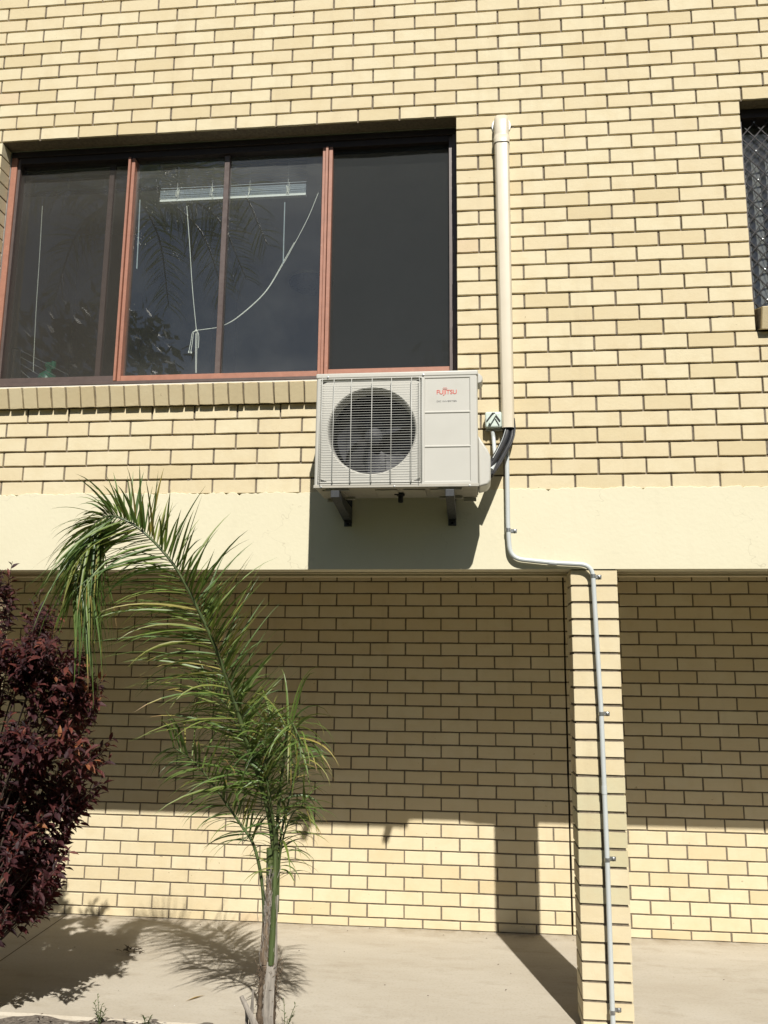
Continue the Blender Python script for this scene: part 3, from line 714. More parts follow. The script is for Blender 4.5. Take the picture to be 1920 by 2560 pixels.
    fr=fillet([(gx0,AY0-.002,czz),(gx0,AY0-.002,gz1),(gx1,AY0-.002,gz1),(gx1,AY0-.002,gz0),(gx0,AY0-.002,gz0),(gx0,AY0-.002,czz)],.015)
    b.tube(fr,.0018,6)
    b.build('fan_guard',M_WIRE,t,smooth='full')
    def screws(pts):
        b=MB()
        for u,v in pts:
            p=at(740+u/2.8603,900+v/2.8603,AY0-.003); b.lathe([(.0052,0),(.0048,-.0025),(.002,-.003),(0,-.002)],p,(0,1,0),10)
        return b
    for p in ((228,124),(910,106),(178,908),(703,904),(1242,898)): screws([p]).build('screw',M_STEEL,t)
    # valve cover and handle on the right side
    b=MB(); prof=[(0,.0),(.046,.012),(.06,.035),(.06,.155),(.048,.185),(.0,.262)]
    b.prism([(AX1+.0005+x,-.385,AZ0+.002+z) for x,z in prof],(0,.17,0)); b.build('valve_cover',M_UNIT,t,smooth=True,bevel=.009,bseg=3)
    b=MB(); b.prism([(AX1+.0005+x,-.36,AZ0+.54+z) for x,z in ((0,0),(.018,.004),(.026,.02),(.024,.036),(.01,.052),(0,.054))],(0,.1,0)); b.build('side_handle',M_UNIT,t,smooth=True,bevel=.004)
    # lettering
    lx=at(740+1077/2.8603,900+230/2.8603,AY0).x; lz=at(1116,900+229/2.8603,AY0).z; yl=AY0+.0032
    text_mesh('FUJITSU',.0315,M_RED,'logo_text',t,(lx,yl,lz),.97,.0002)
    b=MB(); lxx=lx-.008
    for s in (-1,1): b.tube([(lxx+s*.0050+.0054*math.cos(a),yl-.0003,lz+.0195+.0042*math.sin(a)) for a in [2*math.pi*k/14 for k in range(15)]],.0008,5)
    b.build('logo_loop',M_RED,t)
    text_mesh('DC INVERTER',.0105,M_GREYTXT,'model_text',t,(lx,yl,at(1116,900+293/2.8603,AY0).z),1.6)
    return t
aircon()
def bracket(x, label):
    t=thing('wall_bracket',(x,0,AZ0-.1),label,'bracket','steel brackets carrying the air conditioner')
    b=MB(); w=.021; yf=-.462; zt=AZ0-.030
    prof=[(yf,zt),(yf,zt-.028),(-.008,zt-.074),(-.008,zt)]
    for s in (-1,1): b.prism([(x+s*w-(.003 if s>0 else 0),y,z) for y,z in prof],(.003,0,0))
    b.box((x-w+.003,yf+.003,zt-.003),(x+w-.003,-.008,zt)); 
    b.prism([(x-w+.003,yf,zt-.0275),(x-w+.003,yf,zt-.0255),(x-w+.003,-.05,zt-.066),(x-w+.003,-.05,zt-.069)],(2*w-.006,0,0))
    b.build('arm',M_BRACKET,t)
    b=MB(); b.box((x-w,yf-.004,zt-.030),(x+w,yf-.0005,zt+.004)); b.build('end_cap',M_BRACKET,t,bevel=.002)
    b=MB(); b.box((x-.021,-.0165,zt-.098),(x+.021,-.0085,zt+.40)); b.lathe([(.008,-.012),(.008,-.0),(0,-.013)],(x,-.0165,zt-.085),(0,1,0),8); b.build('upright',M_BRACKET,t)
    for y in (AY0+.03,AY1-.035):
        b=MB(); b.lathe([(0,.0),(.017,.0),(.019,.004),(.019,.011),(.015,.0155),(0,.0155)],(x,y,zt+.0003),seg=14); b.build('rubber_mount',M_BLACKPL,t)
bracket(-.592,'dark steel wall bracket under the fan side of the air conditioner')
bracket(-.033,'dark steel wall bracket under the lettered side of the air conditioner')

# ------------------------------------------------------------------ duct, isolator, pipes
def duct():
    yf=-.066; a0,a1=at(1236,350,yf),at(1273,348,yf); b0,b1=at(1254,1068,yf),at(1287,1067,yf)
    t=thing('pipe_duct',((b0.x+b1.x)/2,0,b0.z),'beige vertical pipe duct with rounded elbow top on the brick wall','duct')
    def sect(x0,x1): 
        pr=[(x0,-.004),(x0,yf+.026),(x0+.004,yf+.010),(x0+.012,yf+.002),(x0+.024,yf),(x1-.024,yf),(x1-.012,yf+.002),(x1-.004,yf+.010),(x1,yf+.026),(x1,-.004)]
        return pr
    b=MB(); lo=[(x,y,b0.z) for x,y in sect(b0.x,b1.x)]; hi=[(x,y,a0.z) for x,y in sect(a0.x,a1.x)]; n=len(lo)
    b.mesh(lo+hi,[(k,(k+1)%n,n+(k+1)%n,n+k) for k in range(n)]+[tuple(range(n,2*n))]); b.build('channel',M_DUCT,t,smooth=30)
    # elbow cap
    cx=(a0.x+a1.x)/2; w=.046; zt=a0.z
    b=MB(); rings=[]
    prof=[(zt-.012,.0,w),(zt+.028,.0,w),(zt+.032,.004,w-.002),(zt+.044,.004,w-.003),(zt+.125,.0,w-.003),(zt+.155,.012,w-.006),(zt+.178,.034,w-.012),(zt+.190,.058,w-.022)]
    for z,inset,hw in prof:
        y0=yf-.005+inset; ring=[]
        for s in [k/12 for k in range(13)]:
            a=math.pi*s; c,sn=math.cos(a),math.sin(a); e=.45
            ring.append((cx-math.copysign(abs(c)**e,c)*hw,-.003-( -.003-y0)*abs(sn)**e,z))
        rings.append(ring)
    V=[p for r in rings for p in r]; m=13
    b.mesh(V,[(i*m+k,i*m+k+1,(i+1)*m+k+1,(i+1)*m+k) for i in range(len(rings)-1) for k in range(m-1)]+[tuple((len(rings)-1)*m+k for k in range(m))])
    b.build('elbow_cap',M_DUCT,t,smooth=50)
    b=MB(); b.lathe([(0,-.006),(.053,-.006),(.056,-.003),(.056,.0)],(cx,-.0015,zt+.128),(0,1,0),40); b.build('wall_flange',M_SLAT,t,smooth=True)
duct()
def isolator():
    y=-.062; p0,p1=at(1213,1069,y),at(1254,1028,y); x0,x1,z0,z1=p0.x,p1.x,p0.z,p1.z
    t=thing('isolator_switch',((x0+x1)/2,0,z0),'pale mint electrical isolator box beside the bottom of the duct','switch')
    b=MB(); b.box((x0,y,z0),(x1,-.03,z1)); b.build('cover',M_ISO,t,smooth=True,bevel=.010,bseg=3)
    b=MB(); b.box((x0+.004,-.0298,z0-.006),(x1+.006,-.002,z1-.002)); b.build('back_box',simple('grey_plastic',(.33,.34,.32),.5),t,bevel=.004)
    cx,cz=(x0+x1)/2,(z0+z1)/2; s=(x1-x0)
    def bar(b,a,c,w,y0,y1):
        a=Vector((cx+a[0]*s,0,cz+a[1]*s)); c=Vector((cx+c[0]*s,0,cz+c[1]*s)); d=(c-a).normalized(); q=Vector((-d.z,0,d.x))*w*s/2
        b.prism([v+Vector((0,y0,0)) for v in (a-q,a+q,c+q,c-q)],(0,y1-y0,0))
    b=MB(); bar(b,(-.40,-.10),(-.06,.36),.07,y-.006,y-.0003); bar(b,(.40,-.12),(.08,.34),.07,y-.0055,y-.0003); bar(b,(-.10,.37),(.10,.37),.09,y-.0045,y-.0003); bar(b,(.12,.02),(.34,-.38),.05,y-.004,y-.0003); bar(b,(-.27,-.30),(-.03,.05),.05,y-.0042,y-.0003)
    b.build('lever_shadow',M_BLACKPL,t)  # black bars standing in for the shadow round the rotary handle
    b=MB(); bar(b,(-.24,-.30),(.10,.27),.15,y-.018,y-.0065); b.build('lever',M_ISO,t,bevel=.003)
isolator()
def pipes():
    b=MB()
    p=[at(1267,1050,-.035),at(1268,1075,-.036),at(1262,1098,-.06),at(1247,1128,-.12),at(1228,1160,-.19),at(1215,1180,-.22)]
    b.tube(smoothpath(p,6),.0175,12,.5)
    p=[at(1279,1050,-.035),at(1281,1078,-.036),at(1276,1103,-.055),at(1262,1132,-.10),at(1243,1165,-.16),at(1225,1190,-.22)]
    b.tube(smoothpath(p,6),.0135,12,.5); b.tube(smoothpath([q+Vector((.012,-.012,.006)) for q in p],6),.005,8,.5)
    o=b.build('insulated_pipe',M_FOAM,None,smooth=True,loc=at(1267,1050,-.035)); tag(o,'black lagged refrigerant pipes curving from the duct into the air conditioner','pipe')
    b=MB(); p=[at(1258,1075,-.055),at(1250,1100,-.085),at(1238,1125,-.14),at(1226,1147,-.2)]; b.tube(smoothpath([q+Vector((.012,-.014,0)) for q in p],5),.0016,5); b.build('white_stripe',M_PIPE,o)
    b=MB(); p=[at(1231,1078,-.03),at(1234,1098,-.03),at(1236,1122,-.06),at(1238,1150,-.14),at(1228,1175,-.22)]
    b.tube(smoothpath(p,6),.011,10); o=b.build('flexible_conduit',M_PIPE,None,smooth=True,loc=p[0]); tag(o,'short grey flexible conduit hanging below the isolator box','conduit')
pipes()
def conduit():
    yc=-.034; r=.0122
    px=[(1268,1062),(1267,1110),(1268,1200),(1270,1320),(1278,1388),(1302,1400),(1440,1412),(1474,1420),(1482,1448),(1503,1783),(1518,2149),(1531,2530),(1540,2760)]
    P=[at(u,v,yc) for u,v in px]; P[-1].z=max(P[-1].z,.005)
    path=[P[0],P[1],P[2],at(1270,1325,yc),at(1276,1396,yc),at(1382,1407,yc),at(1481,1412,yc),at(1486,1500,yc),P[9],P[10],P[11],P[12]]
    path=fillet(path,.065,7)
    b=MB(); b.tube(path,r,14); o=b.build('grey_conduit',M_PIPE,None,smooth=True,loc=P[-1]); tag(o,'grey plastic conduit running from the duct down the column face','conduit')
    b=MB(); m0,m1=at(1372,1406.2,yc),at(1392,1407.8,yc); b.tube([m0,m1],r+.0018,14); b.build('coupling',M_PIPE,o,smooth=True); b=MB()
    q0,q1=at(1510.2,1965,yc),at(1511,1985,yc); b.tube([q0,q1],r+.0016,14); b.build('coupling',M_PIPE,o,smooth=True)
    labs=['small metal pipe clip on the rendered band','small metal pipe clip at the very top of the column','small metal pipe clip on the column, next one below the topmost column clip','small metal pipe clip halfway down the greenish column bricks','small metal pipe clip at the foot of the column']
    for (u,v),l in zip([(1270.5,1325),(1483,1440),(1503,1784),(1518,2149),(1531,2530)],labs):
        p=at(u,v,yc); b=MB(); h=.009
        ring=[(p.x+(r+.002)*math.cos(a),p.y-(r+.002)*math.sin(a)) for a in [math.pi*k/10-.3 for k in range(13)]]
        outer=[(x,y) for x,y in ring]; inner=[(p.x+(x-p.x)*.88,p.y+(y-p.y)*.88) for x,y in ring]
        b.prism([(x,y,p.z-h) for x,y in outer+inner[::-1]],(0,0,2*h))
        fx=p.x+r; yb=-.0085 if v<1420 else -.0028
        b.box((fx-.001,yb-.0016,p.z-h),(fx+.034,yb,p.z+h)); b.box((p.x-.012,p.y+r+.001,p.z-h*.8),(p.x+.012,yb+.004,p.z+h*.8)); b.box((fx-.0005,p.y,p.z-h),(fx+.0012,yb-.0016,p.z+h)); 
        o=b.build('pipe_clip',M_STEEL,None,smooth=30,loc=p); tag(o,l,'clip','pipe clips holding the grey conduit')
        b=MB(); b.lathe([(.0075,0),(.0068,-.004),(.003,-.0055),(0,-.0052)],(fx+.023,yb-.0016,p.z),(0,1,0),10); b.build('screw',M_STEEL,o)
conduit()

# ------------------------------------------------------------------ plants
def leaflet(b, p0, d, length, width, droop, tone, brown, n=7, twist=0.):
    """tapered folded blade that bends down under its own weight"""
    d=d.normalized(); p=Vector(p0); step=length/n; rows=[]
    up=Vector((0,0,1)); side=d.cross(up)
    if side.length<.1: side=d.cross(Vector((0,1,0)))
    side.normalize(); side=Matrix.Rotation(twist,3,d)@side
    for i in range(n+1):
        f=i/n; w=width*(.35+.65*min(1,f*5))*(1-f**2.2)+.0004
        nn=side.cross(d); rows.append((p-side*w/2+nn*w*.16,p.copy(),p+side*w/2+nn*w*.16))
        p=p+d*step; d=(d+Vector((0,0,-1))*droop*(.3+1.4*f)/n).normalized(); side=(side-d*side.dot(d)).normalized()
    for i in range(n):
        tn=tone
        if brown and i/n>1-brown: tn=min(1,.78+.22*((i/n-1+brown)/brown))
        for k in (0,1): b.face([rows[i][k],rows[i][k+1],rows[i+1][k+1],rows[i+1][k]],tn)
LW=.78
def frond(parent, pts, r0, r1, Lf, nL, sides, s0=.15, width=.017, droop=(.7,1.6), spread=.8, brownp=.2, seed=1, tone=(.15,.62), fwd=.55, tipdroop=False):
    rg=random.Random(seed); path=smoothpath(pts,8); n=len(path)
    b=MB(); b.tube(path,[r0+(r1-r0)*i/(n-1) for i in range(n)],8); o=b.build('frond',M_PETIOLE,parent,smooth=True)
    b=MB()
    for k in range(nL):
        s=s0+(1-s0)*k/(nL-1); x=s*(n-1); i=min(int(x),n-2); f=x-i; p=path[i].lerp(path[i+1],f); tg=(path[min(i+2,n-1)]-path[max(i-1,0)]).normalized()
        inpl=tg.cross(Vector((0,1,0))); inpl=inpl.normalized() if inpl.length>.15 else Vector((1,0,0)); nrm=tg.cross(inpl).normalized()
        for sd,dr,ln in sides:
            ph=rg.uniform(-spread,spread)
            dr=dr*(1+4.5*max(0,s-.55)) if tipdroop else dr
            d=tg*(fwd+rg.uniform(-.15,.25)+.5*max(0,s-.75)*2)+(inpl*math.cos(ph)+nrm*math.sin(ph))*sd
            if tipdroop and s>.66: d=d+Vector((0,0,-1.15*(s-.66)/.34))
            if tipdroop and sd<0 and s>.42: ln=ln*(1-.42*min(1,(s-.42)/.25)); dr=dr*1.5
            L=Lf(s)*ln*rg.uniform(.72,1.12)
            leaflet(b,p,d,L,LW*width*rg.uniform(.7,1.15)*(1 if s<.8 else .75),dr*rg.uniform(*droop),rg.uniform(*tone) if rg.random()>.09 else rg.uniform(.64,.84),rg.uniform(.1,.4) if rg.random()<brownp else 0,twist=rg.uniform(-.9,.9))
    b.build('leaflets',M_PALM,o)
    return o
PY=-.50
def palm():
    base=at(664,2560,PY); base=Vector((base.x,PY,-.06))
    t=thing('young_palm',base,'young feathery palm with a bending frond in the garden bed by the walkway','palm')
    U=lambda *q: [at(u,v,y) for u,v,y in q]
    lo=base; 
    b=MB(); path=[lo+Vector((-.004,0,-.03))]+U((664,2560,PY),(667,2500,PY),(671,2440,PY),(672,2408,PY)); 
    pth=smoothpath(path,10); rr=[.046-.010*i/len(pth)+random.uniform(-.0025,.0025) for i in range(len(pth))]; b.tube(pth,rr,16)
    for _ in range(260):       # fibres
        q=random.choice(pth[6:]); a=random.uniform(0,6.28); r=.037; s=q+Vector((r*math.cos(a),r*math.sin(a),0)); e=s+Vector((random.uniform(-.02,.02)+.012*math.cos(a),.012*math.sin(a),random.uniform(-.05,.05))); b.tube([s,(s+e)/2+Vector((random.uniform(-.006,.006),random.uniform(-.006,.006),0)),e],.0009,4)
    b.build('trunk',M_TRUNK,t,smooth='full')
    # old leaf bases around the stem
    def base_strip(pts,w,th,m,name='leaf_base'):
        b=MB(); P=[at(u,v,y) for u,v,y in pts]; 
        for a,c in zip(P,P[1:]):
            pass
        n=len(P); V=[]
        for i,p in enumerate(P):
            ww=w[i] if isinstance(w,list) else w; tg=(P[min(i+1,n-1)]-P[max(i-1,0)]).normalized(); sd=tg.cross(Vector((0,1,0))).normalized()*ww/2
            for c,yo in ((-1,.0),(-.55,-th*.8),(0,-th),(.55,-th*.8),(1,0),(0,.004)): V.append(p+sd*c+Vector((0,yo,0)))
        m6=6; b.mesh(V,[(i*m6+k,i*m6+(k+1)%m6,(i+1)*m6+(k+1)%m6,(i+1)*m6+k) for i in range(n-1) for k in range(m6)]+[tuple(range(m6)),tuple((n-1)*m6+k for k in range(m6))])
        return b.build(name,m,t)
    base_strip([(670,2600,PY-.03),(668,2540,PY-.038),(672,2470,PY-.036),(676,2404,PY-.03)],[.050,.052,.05,.044],.010,M_STUB)
    base_strip([(683,2450,PY-.02),(688,2400,PY-.02),(689,2300,PY-.01),(694,2238,PY-.01)],[.02,.02,.016,.012],.006,M_STUB)
    base_strip([(640,2570,PY-.05),(622,2530,PY-.06),(603,2490,PY-.065)],[.034,.026,.018],.008,M_STUB)
    base_strip([(626,2575,PY-.03),(630,2520,PY-.03),(633,2472,PY-.03)],[.02,.016,.006],.005,M_STUB)
    base_strip([(616,2580,PY),(617,2540,PY),(614,2520,PY)],[.016,.014,.008],.005,M_STUB)
    base_strip([(663,2410,PY-.025),(665,2330,PY-.02),(670,2250,PY-.012),(674,2195,PY-.005)],[.05,.040,.034,.018],.014,M_TRUNK,'fibre_sheath')
    b=MB(); rf=random.Random(44)
    for _ in range(170):
        v=rf.uniform(2190,2420); c=at(664+(2420-v)*.045+rf.gauss(0,8),v,PY-.032+rf.uniform(-.006,.01)); L=rf.uniform(.015,.06); dx=rf.gauss(0,.010)
        b.tube([c,c+Vector((dx*.6,-.006*rf.random(),L*.5)),c+Vector((dx,rf.uniform(-.008,.006),L))],rf.uniform(.0006,.0014),4)
    b.build('fibre_hair',M_STUB,t)
    # thick green petiole in front
    base_strip([(677,2412,PY-.035),(681,2340,PY-.034),(685,2260,PY-.03),(688,2180,PY-.02),(690,2100,PY-.01)],[.028,.028,.024,.021,.018],.012,M_PETIOLE,'petiole')
    b=MB(); b.tube(smoothpath(U((674,2300,PY+.01),(675,2200,PY+.01),(676,2120,PY+.01)),6),[.018]*13,10); b.build('crown_shaft',M_PETIOLE,t,smooth=True)
    prof=lambda a,m,e: (lambda s: a*(.45+.55*math.sin(min(1,s*1.6)*math.pi/2)) if s<.6 else a*(1-(s-.6)/.4*(1-e)))
    # the long frond that leans left
    main=((688,2140,.0),(672,2040,-.02),(654,1965,-.05),(622,1868,-.10),(590,1765,-.16),(555,1662,-.22),(524,1585,-.27),(490,1513,-.31),(437,1416,-.36),(369,1339,-.40),(311,1299,-.42),(268,1291,-.42),(233,1315,-.42),(206,1365,-.42),(190,1425,-.41),(181,1490,-.40))
    frond(t,U(*[(u,v,PY+y) for u,v,y in main]),.0115,.0022,lambda s: .50*(.74+.26*min(1,s*2.0)) if s<.8 else .50-.08*(s-.8)/.2,150,[(-1,.55,.86),(-1,.8,.55),(1,1.0,1.16),(1,1.9,.9)],.10,.0165,(.45,1.15),.85,.18,3,(.2,.70),.62,True)
    # lower fronds
    frond(t,U((690,2180,PY),(692,2080,PY-.02),(700,1980,PY-.05),(712,1880,PY-.10),(716,1840,PY-.15),(722,1815,PY-.20),(733,1812,PY-.26),(746,1845,PY-.31),(753,1895,PY-.35)),
          .009,.002,lambda s:.37*(.6+.4*math.sin(s*3)),32,[(-1,2.0,.75),(1,2.6,.9)],.22,.0155,(.6,1.6),1.1,.4,5,(.3,.74),.35)
    frond(t,U((661,2330,PY-.01),(659,2250,PY-.02),(650,2175,PY-.03),(632,2108,PY-.04),(602,2062,PY-.05),(566,2010,PY-.07),(535,1965,PY-.09),(495,1915,PY-.12),(460,1885,PY-.14),(432,1868,PY-.16)),
          .0095,.002,lambda s:.31*(.7+.3*math.sin(s*3)),46,[(-1,1.8,.95),(1,1.3,.7)],.34,.015,(.6,1.5),.95,.35,8,(.12,.66),.62)
    frond(t,U((684,2160,PY+.03),(674,2060,PY+.06),(650,1960,PY+.10),(612,1860,PY+.16),(580,1790,PY+.20),(545,1740,PY+.24),(505,1722,PY+.27)),
          .008,.002,lambda s:.33*(.7+.3*math.sin(s*3)),54,[(-1,1.5,1.0),(1,1.5,.8),(-1,.9,.7)],.22,.0145,(.5,1.6),1.2,.45,11,(.05,.6),.5)
    frond(t,U((692,2160,PY+.03),(704,2080,PY+.08),(722,2000,PY+.15),(738,1930,PY+.22),(748,1890,PY+.27)),
          .007,.002,lambda s:.30*(.7+.3*math.sin(s*3)),26,[(-1,1.6,.75),(1,2.0,.85)],.1,.0145,(.6,1.6),1.2,.4,13,(.05,.6),.5)
    frond(t,U((688,2180,PY),(686,2080,PY-.04),(672,1980,PY-.09),(664,1915,PY-.12),(662,1860,PY-.14),(668,1815,PY-.15),(680,1785,PY-.15)),
          .008,.0018,lambda s:.31*(.7+.3*math.sin(s*3)),38,[(-1,1.5,.8),(1,1.5,.85)],.15,.0145,(.4,1.3),1.2,.3,17,(.2,.68),.55)
    frond(t,U((694,2280,PY+.02),(696,2200,PY+.02),(700,2140,PY),(712,2080,PY-.05),(735,2030,PY-.10),(765,2010,PY-.14)),
          .007,.002,lambda s:.27*(.8+.2*math.sin(s*3)),30,[(-1,1.6,.75),(1,1.8,.85)],.2,.013,(.7,1.6),1.1,.5,19,(.3,.72),.4)
    return t
palm()
def inside(poly,u,v):
    r=False; n=len(poly)
    for i in range(n):
        (x1,y1),(x2,y2)=poly[i],poly[i-1]
        if (y1>v)!=(y2>v) and u<(x2-x1)*(v-y1)/(y2-y1)+x1: r=not r
    return r
def leaf(b,p,d,up,L,w,tone):
    d=d.normalized(); s=d.cross(up); s=s.normalized() if s.length>.1 else d.orthogonal().normalized(); nn=s.cross(d)
    prof=[(0,.06,0),(.22,.75,.02),(.48,1,.035),(.75,.55,.0),(1,.02,-.10)]
    rows=[(p+d*L*f-s*w/2*q+nn*(w*.18*q+L*z),p+d*L*f+nn*L*z,p+d*L*f+s*w/2*q+nn*(w*.18*q+L*z)) for f,q,z in prof]
    for i in range(4):
        for k in (0,1): b.face([rows[i][k],rows[i][k+1],rows[i+1][k+1],rows[i+1][k]],tone)
def shrub():
    rg=random.Random(21)
    outline=[(-420,1500),(-200,1440),(0,1440),(30,1455),(55,1490),(45,1540),(28,1575),(20,1600),(52,1640),(80,1600),(85,1530),(108,1492),(140,1488),(152,1530),(148,1600),(165,1640),(195,1645),(212,1680),(232,1712),(242,1760),(240,1810),(258,1862),(262,1900),(245,1960),(228,2010),(215,2055),(180,2085),(172,2130),(150,2170),(135,2215),(150,2255),(128,2285),(95,2300),(62,2330),(40,2372),(15,2362),(-20,2390),(-420,2430)]
    base=Vector((-2.35,-.46,-.06))
    t=thing('purple_shrub',base,'bushy dark purple leaved shrub beside the left column','shrub')
    b=MB(); st=MB(); tips=[]
    tries=0
    hubs=[]
    while len(hubs)<255 and tries<60000:
        tries+=1; u=rg.uniform(-400,262); v=rg.uniform(1440,2400)
        if v<2050 and rg.random()<.35: continue
        if not inside(outline,u+26,v) or not inside(outline,u,v+12): continue
        low=min(1,max(0,(v-1900)/250)); hubs.append((u,v,-.62+.34*low+rg.triangular(-.30,.26,-.04)))
    for u,v,y in hubs:
        for _ in range(rg.randint(6,11)):
            uu,vv=u+rg.gauss(0,24),v+rg.gauss(0,24)
            if inside(outline,uu+14,vv): tips.append((at(uu,vv,y+rg.gauss(0,.055)),uu,vv))
    stems=[base+Vector((rg.uniform(-.10,.10),rg.uniform(-.08,.08),0)) for _ in range(9)]
    for p,u,v in tips:
        s0=rg.choice(stems); c=Vector((base.x+(p.x-base.x)*.45,base.y+(p.y-base.y)*.4,max(.1,p.z*.62)))
        if rg.random()<.12: st.tube(smoothpath([s0,c,p],4),[.008-.0062*k/8 for k in range(9)],5)
        outd=Vector((p.x-base.x,(p.y-base.y)*1.3,.55+rg.uniform(-.3,.4))).normalized()
        shoot=outd*rg.uniform(.07,.13); m=rg.randint(9,14); top=rg.random()
        st.tube([p-shoot*.6,p+shoot],[.0022,.001],4)
        for k in range(m):
            f=k/m; q=p-shoot*.5+shoot*1.5*f; a=k*2.4+rg.uniform(-.4,.4); o1=outd.orthogonal().normalized(); o2=outd.cross(o1)
            d=(o1*math.cos(a)+o2*math.sin(a))*(1-.35*f)+outd*(.35+.5*f)+Vector((0,0,-.25+rg.uniform(-.3,.2)))
            L=rg.uniform(.036,.074)*(1-.25*f)
            tone=min(1,max(0,rg.gauss(.34+.30*top*f+(.24*rg.random() if v<1960 and u>95+40*rg.random() else 0),.17)))  # upper right leaves get a brighter red, sunlight put into the tone
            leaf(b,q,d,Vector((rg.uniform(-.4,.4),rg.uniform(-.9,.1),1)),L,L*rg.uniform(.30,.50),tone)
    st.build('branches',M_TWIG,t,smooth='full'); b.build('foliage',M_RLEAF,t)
shrub()
def weed(u,v,h,n,label,seed):
    rg=random.Random(seed); p=at(u,v,-.2); p=Vector((p.x,-.2,-.01)); b=MB(); t=thing('weed',p,label,'weed','weeds at the edge of the bed')
    st=MB()
    for k in range(n):
        a=rg.uniform(0,6.28); hh=h*rg.uniform(.5,1.1); tip=p+Vector((math.cos(a)*hh*.35,math.sin(a)*hh*.35,hh)); st.tube([p,(p+tip)/2+Vector((0,0,hh*.1)),tip],.0014,4)
        for j in range(9):
            q=p.lerp(tip,.3+.7*j/8); aa=rg.uniform(0,6.28); leaf(b,q,Vector((math.cos(aa),math.sin(aa),.6)),Vector((0,0,1)),rg.uniform(.012,.026),.006,rg.random())
    st.build('stem',M_PETIOLE,t); b.build('leaves',M_WEED,t)
weed(248,2560,.14,6,'small grey green weed at the slab edge near the purple shrub',31)
weed(712,2600,.13,5,'small weed growing just right of the palm trunk',32)
weed(365,2585,.07,4,'tiny low weed in the bed between shrub and palm',33)
# ------------------------------------------------------------------ litter
def floor_at(u,v,z=0.):
    w=RM @ Vector(((u-960)/F_PX,-(v-1280)/F_PX,-1)); return CAM+w*((z-CAM.z)/w.z)
def litter():
    rg=random.Random(5)
    b=MB(); a,c=floor_at(463,2503,.004),floor_at(514,2487,.006); d=(c-a); s=Vector((-d.y,d.x,0)).normalized()*.008
    b.mesh([a,a.lerp(c,.5)+s+Vector((0,0,.004)),c,a.lerp(c,.5)-s+Vector((0,0,.008))],[(0,1,2,3)]); tag(b.build('dead_leaflet',simple('straw',(.34,.24,.10),.8),None,loc=a),'straw coloured dead palm leaflet lying on the concrete','leaf')
    b=MB(); p=floor_at(330,2382,.0)
    for _ in range(26):
        q=p+Vector((rg.gauss(0,.045),rg.gauss(0,.012),rg.uniform(.002,.018))); leaf(b,q,Vector((rg.uniform(-1,1),rg.uniform(-1,1),rg.uniform(-.1,.5))),Vector((0,0,1)),rg.uniform(.025,.05),.012,.3)
    tag(b.build('dead_leaf_clump',simple('withered_leaf',(.05,.035,.022),.9),None,loc=p),'dark withered leaf clump on the concrete by the palm shadow','leaf')
    b=MB()
    for _ in range(64):
        x=rg.uniform(-2.9,2.2); y=rg.uniform(-.1,1.45) if rg.random()<.6 else 1.5-abs(rg.gauss(0,.05)); y=min(y,1.5)
        if COLX-.03<x<COLX+.3 and y<.27: continue
        q=Vector((x,y,.0025)); a=rg.uniform(0,6.28); L=rg.uniform(.003,.009); d=Vector((math.cos(a),math.sin(a),rg.uniform(0,.3))); s=Vector((-d.y,d.x,0))*rg.uniform(.25,.5)
        tn=0 if rg.random()<.72 else 1
        b.face([q-d*L,q-s*L+Vector((0,0,.002)),q+d*L,q+s*L+Vector((0,0,.002))],.5,tn)
    tag(b.build('litter_specks',[M_TWIG,M_SLAT],None),'scattered dry crumbs and pale chips on the concrete','litter',kind='stuff')
    b=MB()
    for _ in range(900):
        x=rg.uniform(-3.2,2.4); y=-.15-abs(rg.gauss(0,.25)); q=Vector((x,y,-.002+rg.uniform(0,.02))); a=rg.uniform(0,6.28); L=rg.uniform(.006,.022); d=Vector((math.cos(a),math.sin(a),rg.uniform(-.3,.4))); s=Vector((-d.y,d.x,rg.uniform(-.3,.3)))*rg.uniform(.2,.6)
        b.face([q-d*L,q-s*L,q+d*L,q+s*L],.5,rg.choice((0,0,1)))
    tag(b.build('mulch',[M_TWIG,M_STUB],None),'bark and leaf mulch over the garden bed','mulch',kind='stuff')
litter()
# ------------------------------------------------------------------ the tall palm across the yard, seen in the window's reflection
def tall_palm():
    g=at(296,560,.155); d=(g-CAM); d.y=-d.y; yy=-7.6; c=g+d*((yy-g.y)/d.y)
    t=thing('tall_palm',(c.x-.1,yy,-.16),'tall palm in the yard reflected in the middle window panes','palm')
    top=Vector((c.x,yy,c.z+.3))
    b=MB(); b.tube(smoothpath([(c.x-.1,yy,-.2),(c.x-.2,yy,3),(c.x-.05,yy,6),top],6),[.17-.05*k/18 for k in range(19)],12); b.build('trunk',M_TRUNK,t,smooth='full')
    rg=random.Random(3)
    for k in range(13):
        a=k*2.4+.5; el=rg.uniform(.0,1.0); L=rg.uniform(2.6,3.3); h=Vector((math.cos(a),math.sin(a),0))
        P=[top,top+h*L*.3*math.cos(el)+Vector((0,0,L*.25*math.sin(el)+.12)),top+h*L*.62+Vector((0,0,L*.25*math.sin(el)-.1)),top+h*L*.85+Vector((0,0,-L*.38+.5*math.sin(el)))]
        frond(t,P,.035,.008,lambda s:.72*(.6+.4*math.sin(s*3)),52,[(-1,1,1),(1,1,1)],.15,.042,(.6,1.4),.7,.1,100+k,(.1,.6),.5)
tall_palm()
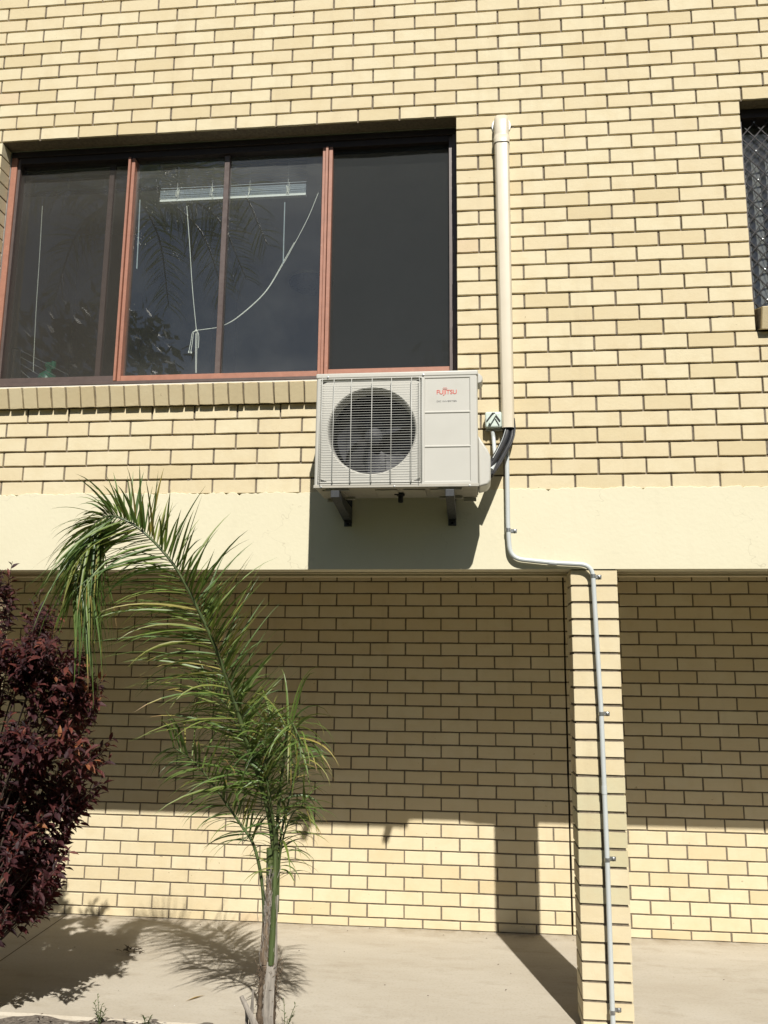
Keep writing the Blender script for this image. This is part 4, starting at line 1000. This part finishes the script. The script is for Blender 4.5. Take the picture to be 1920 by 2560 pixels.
# broad trees added round the yard to block low sky light, seen only in reflections
M_TLEAF=leaf_mat('palm_green_tree_leaf',[(0,(.015,.03,.01)),(.5,(.035,.06,.018)),(1,(.06,.09,.03))],.5,.15)
def sky_block_tree(seed,h,r):
    rg=random.Random(seed); t=thing('sky_block_tree',(0,0,-.16),'broad green tree added to block the low sky','tree','added trees blocking the low sky')
    b=MB(); b.tube(smoothpath([(0,0,-.2),(.1,0,h*.2),(0,.05,h*.5),(.05,0,h*.8)],5),[.26-.2*k/15 for k in range(16)],10)
    for k in range(7):
        a=k*2.4; z=h*rg.uniform(.22,.5); b.tube(smoothpath([(0,0,z),(math.cos(a)*r*.4,math.sin(a)*r*.4,z+h*.12),(math.cos(a)*r*.8,math.sin(a)*r*.8,z+h*.2)],4),[.09-.01*i for i in range(9)],6)
    b.build('trunk',M_TRUNK,t,smooth='full'); b=MB()
    blobs=[(Vector((rg.uniform(-.6,.6)*r,rg.uniform(-.6,.6)*r,h*rg.uniform(.22,.84))),rg.uniform(.3,.5)*r) for _ in range(20)]
    for _ in range(5200):
        c,q=rg.choice(blobs); v=Vector((rg.gauss(0,1),rg.gauss(0,1),rg.gauss(0,1))).normalized()*q*rg.uniform(.55,1.05); p=c+v
        if p.z>h or p.z<h*.1: continue
        n=Vector((rg.gauss(0,1),rg.gauss(0,1),rg.gauss(0,1))).normalized(); u=n.orthogonal().normalized(); w=n.cross(u); L=rg.uniform(.10,.22)
        b.face([p-u*L,p-w*L*.5,p+u*L,p+w*L*.5],rg.random())
    b.build('crown',M_TLEAF,t); return t
low,high=sky_block_tree(1,7.4,3.2),sky_block_tree(2,11.0,4.0)
spots=[(high,-16.5,-13,0.,1.12),(low,-8.6,-15.5,.4,.74),(low,-3.4,-14.2,1.9,.72),(high,2.4,-14.5,.7,1.0),(high,8.6,-13.4,2.2,.95),(high,15,-12,3.1,1.05),(high,20.5,-6,4.0,1.05),(high,-21,-7,5.0,1.1),(high,-10.6,-18.5,1.2,1.22),(high,23,1,2.0,1.0),(high,-24,0,.3,1.0)]
where=['tallest, left of the palm','low, left of the yard palm','low, nearest the middle of the yard','tall, opposite the air conditioner','tall, right of the column','tall, at the far right front','tall, at the right side','tall, at the left side','tallest, behind the low ones','tall, far right by the building line','tall, far left by the building line']
used=set()
for (src,x,y,rz,sc),w in zip(spots,where):
    o=src if src.name not in used else copy_tree(src)
    used.add(src.name); o.location=(x,y,-.16); o.rotation_euler.z=rz; o.scale=(sc,sc,sc); o['label']='broad green tree added to block the low sky, '+w
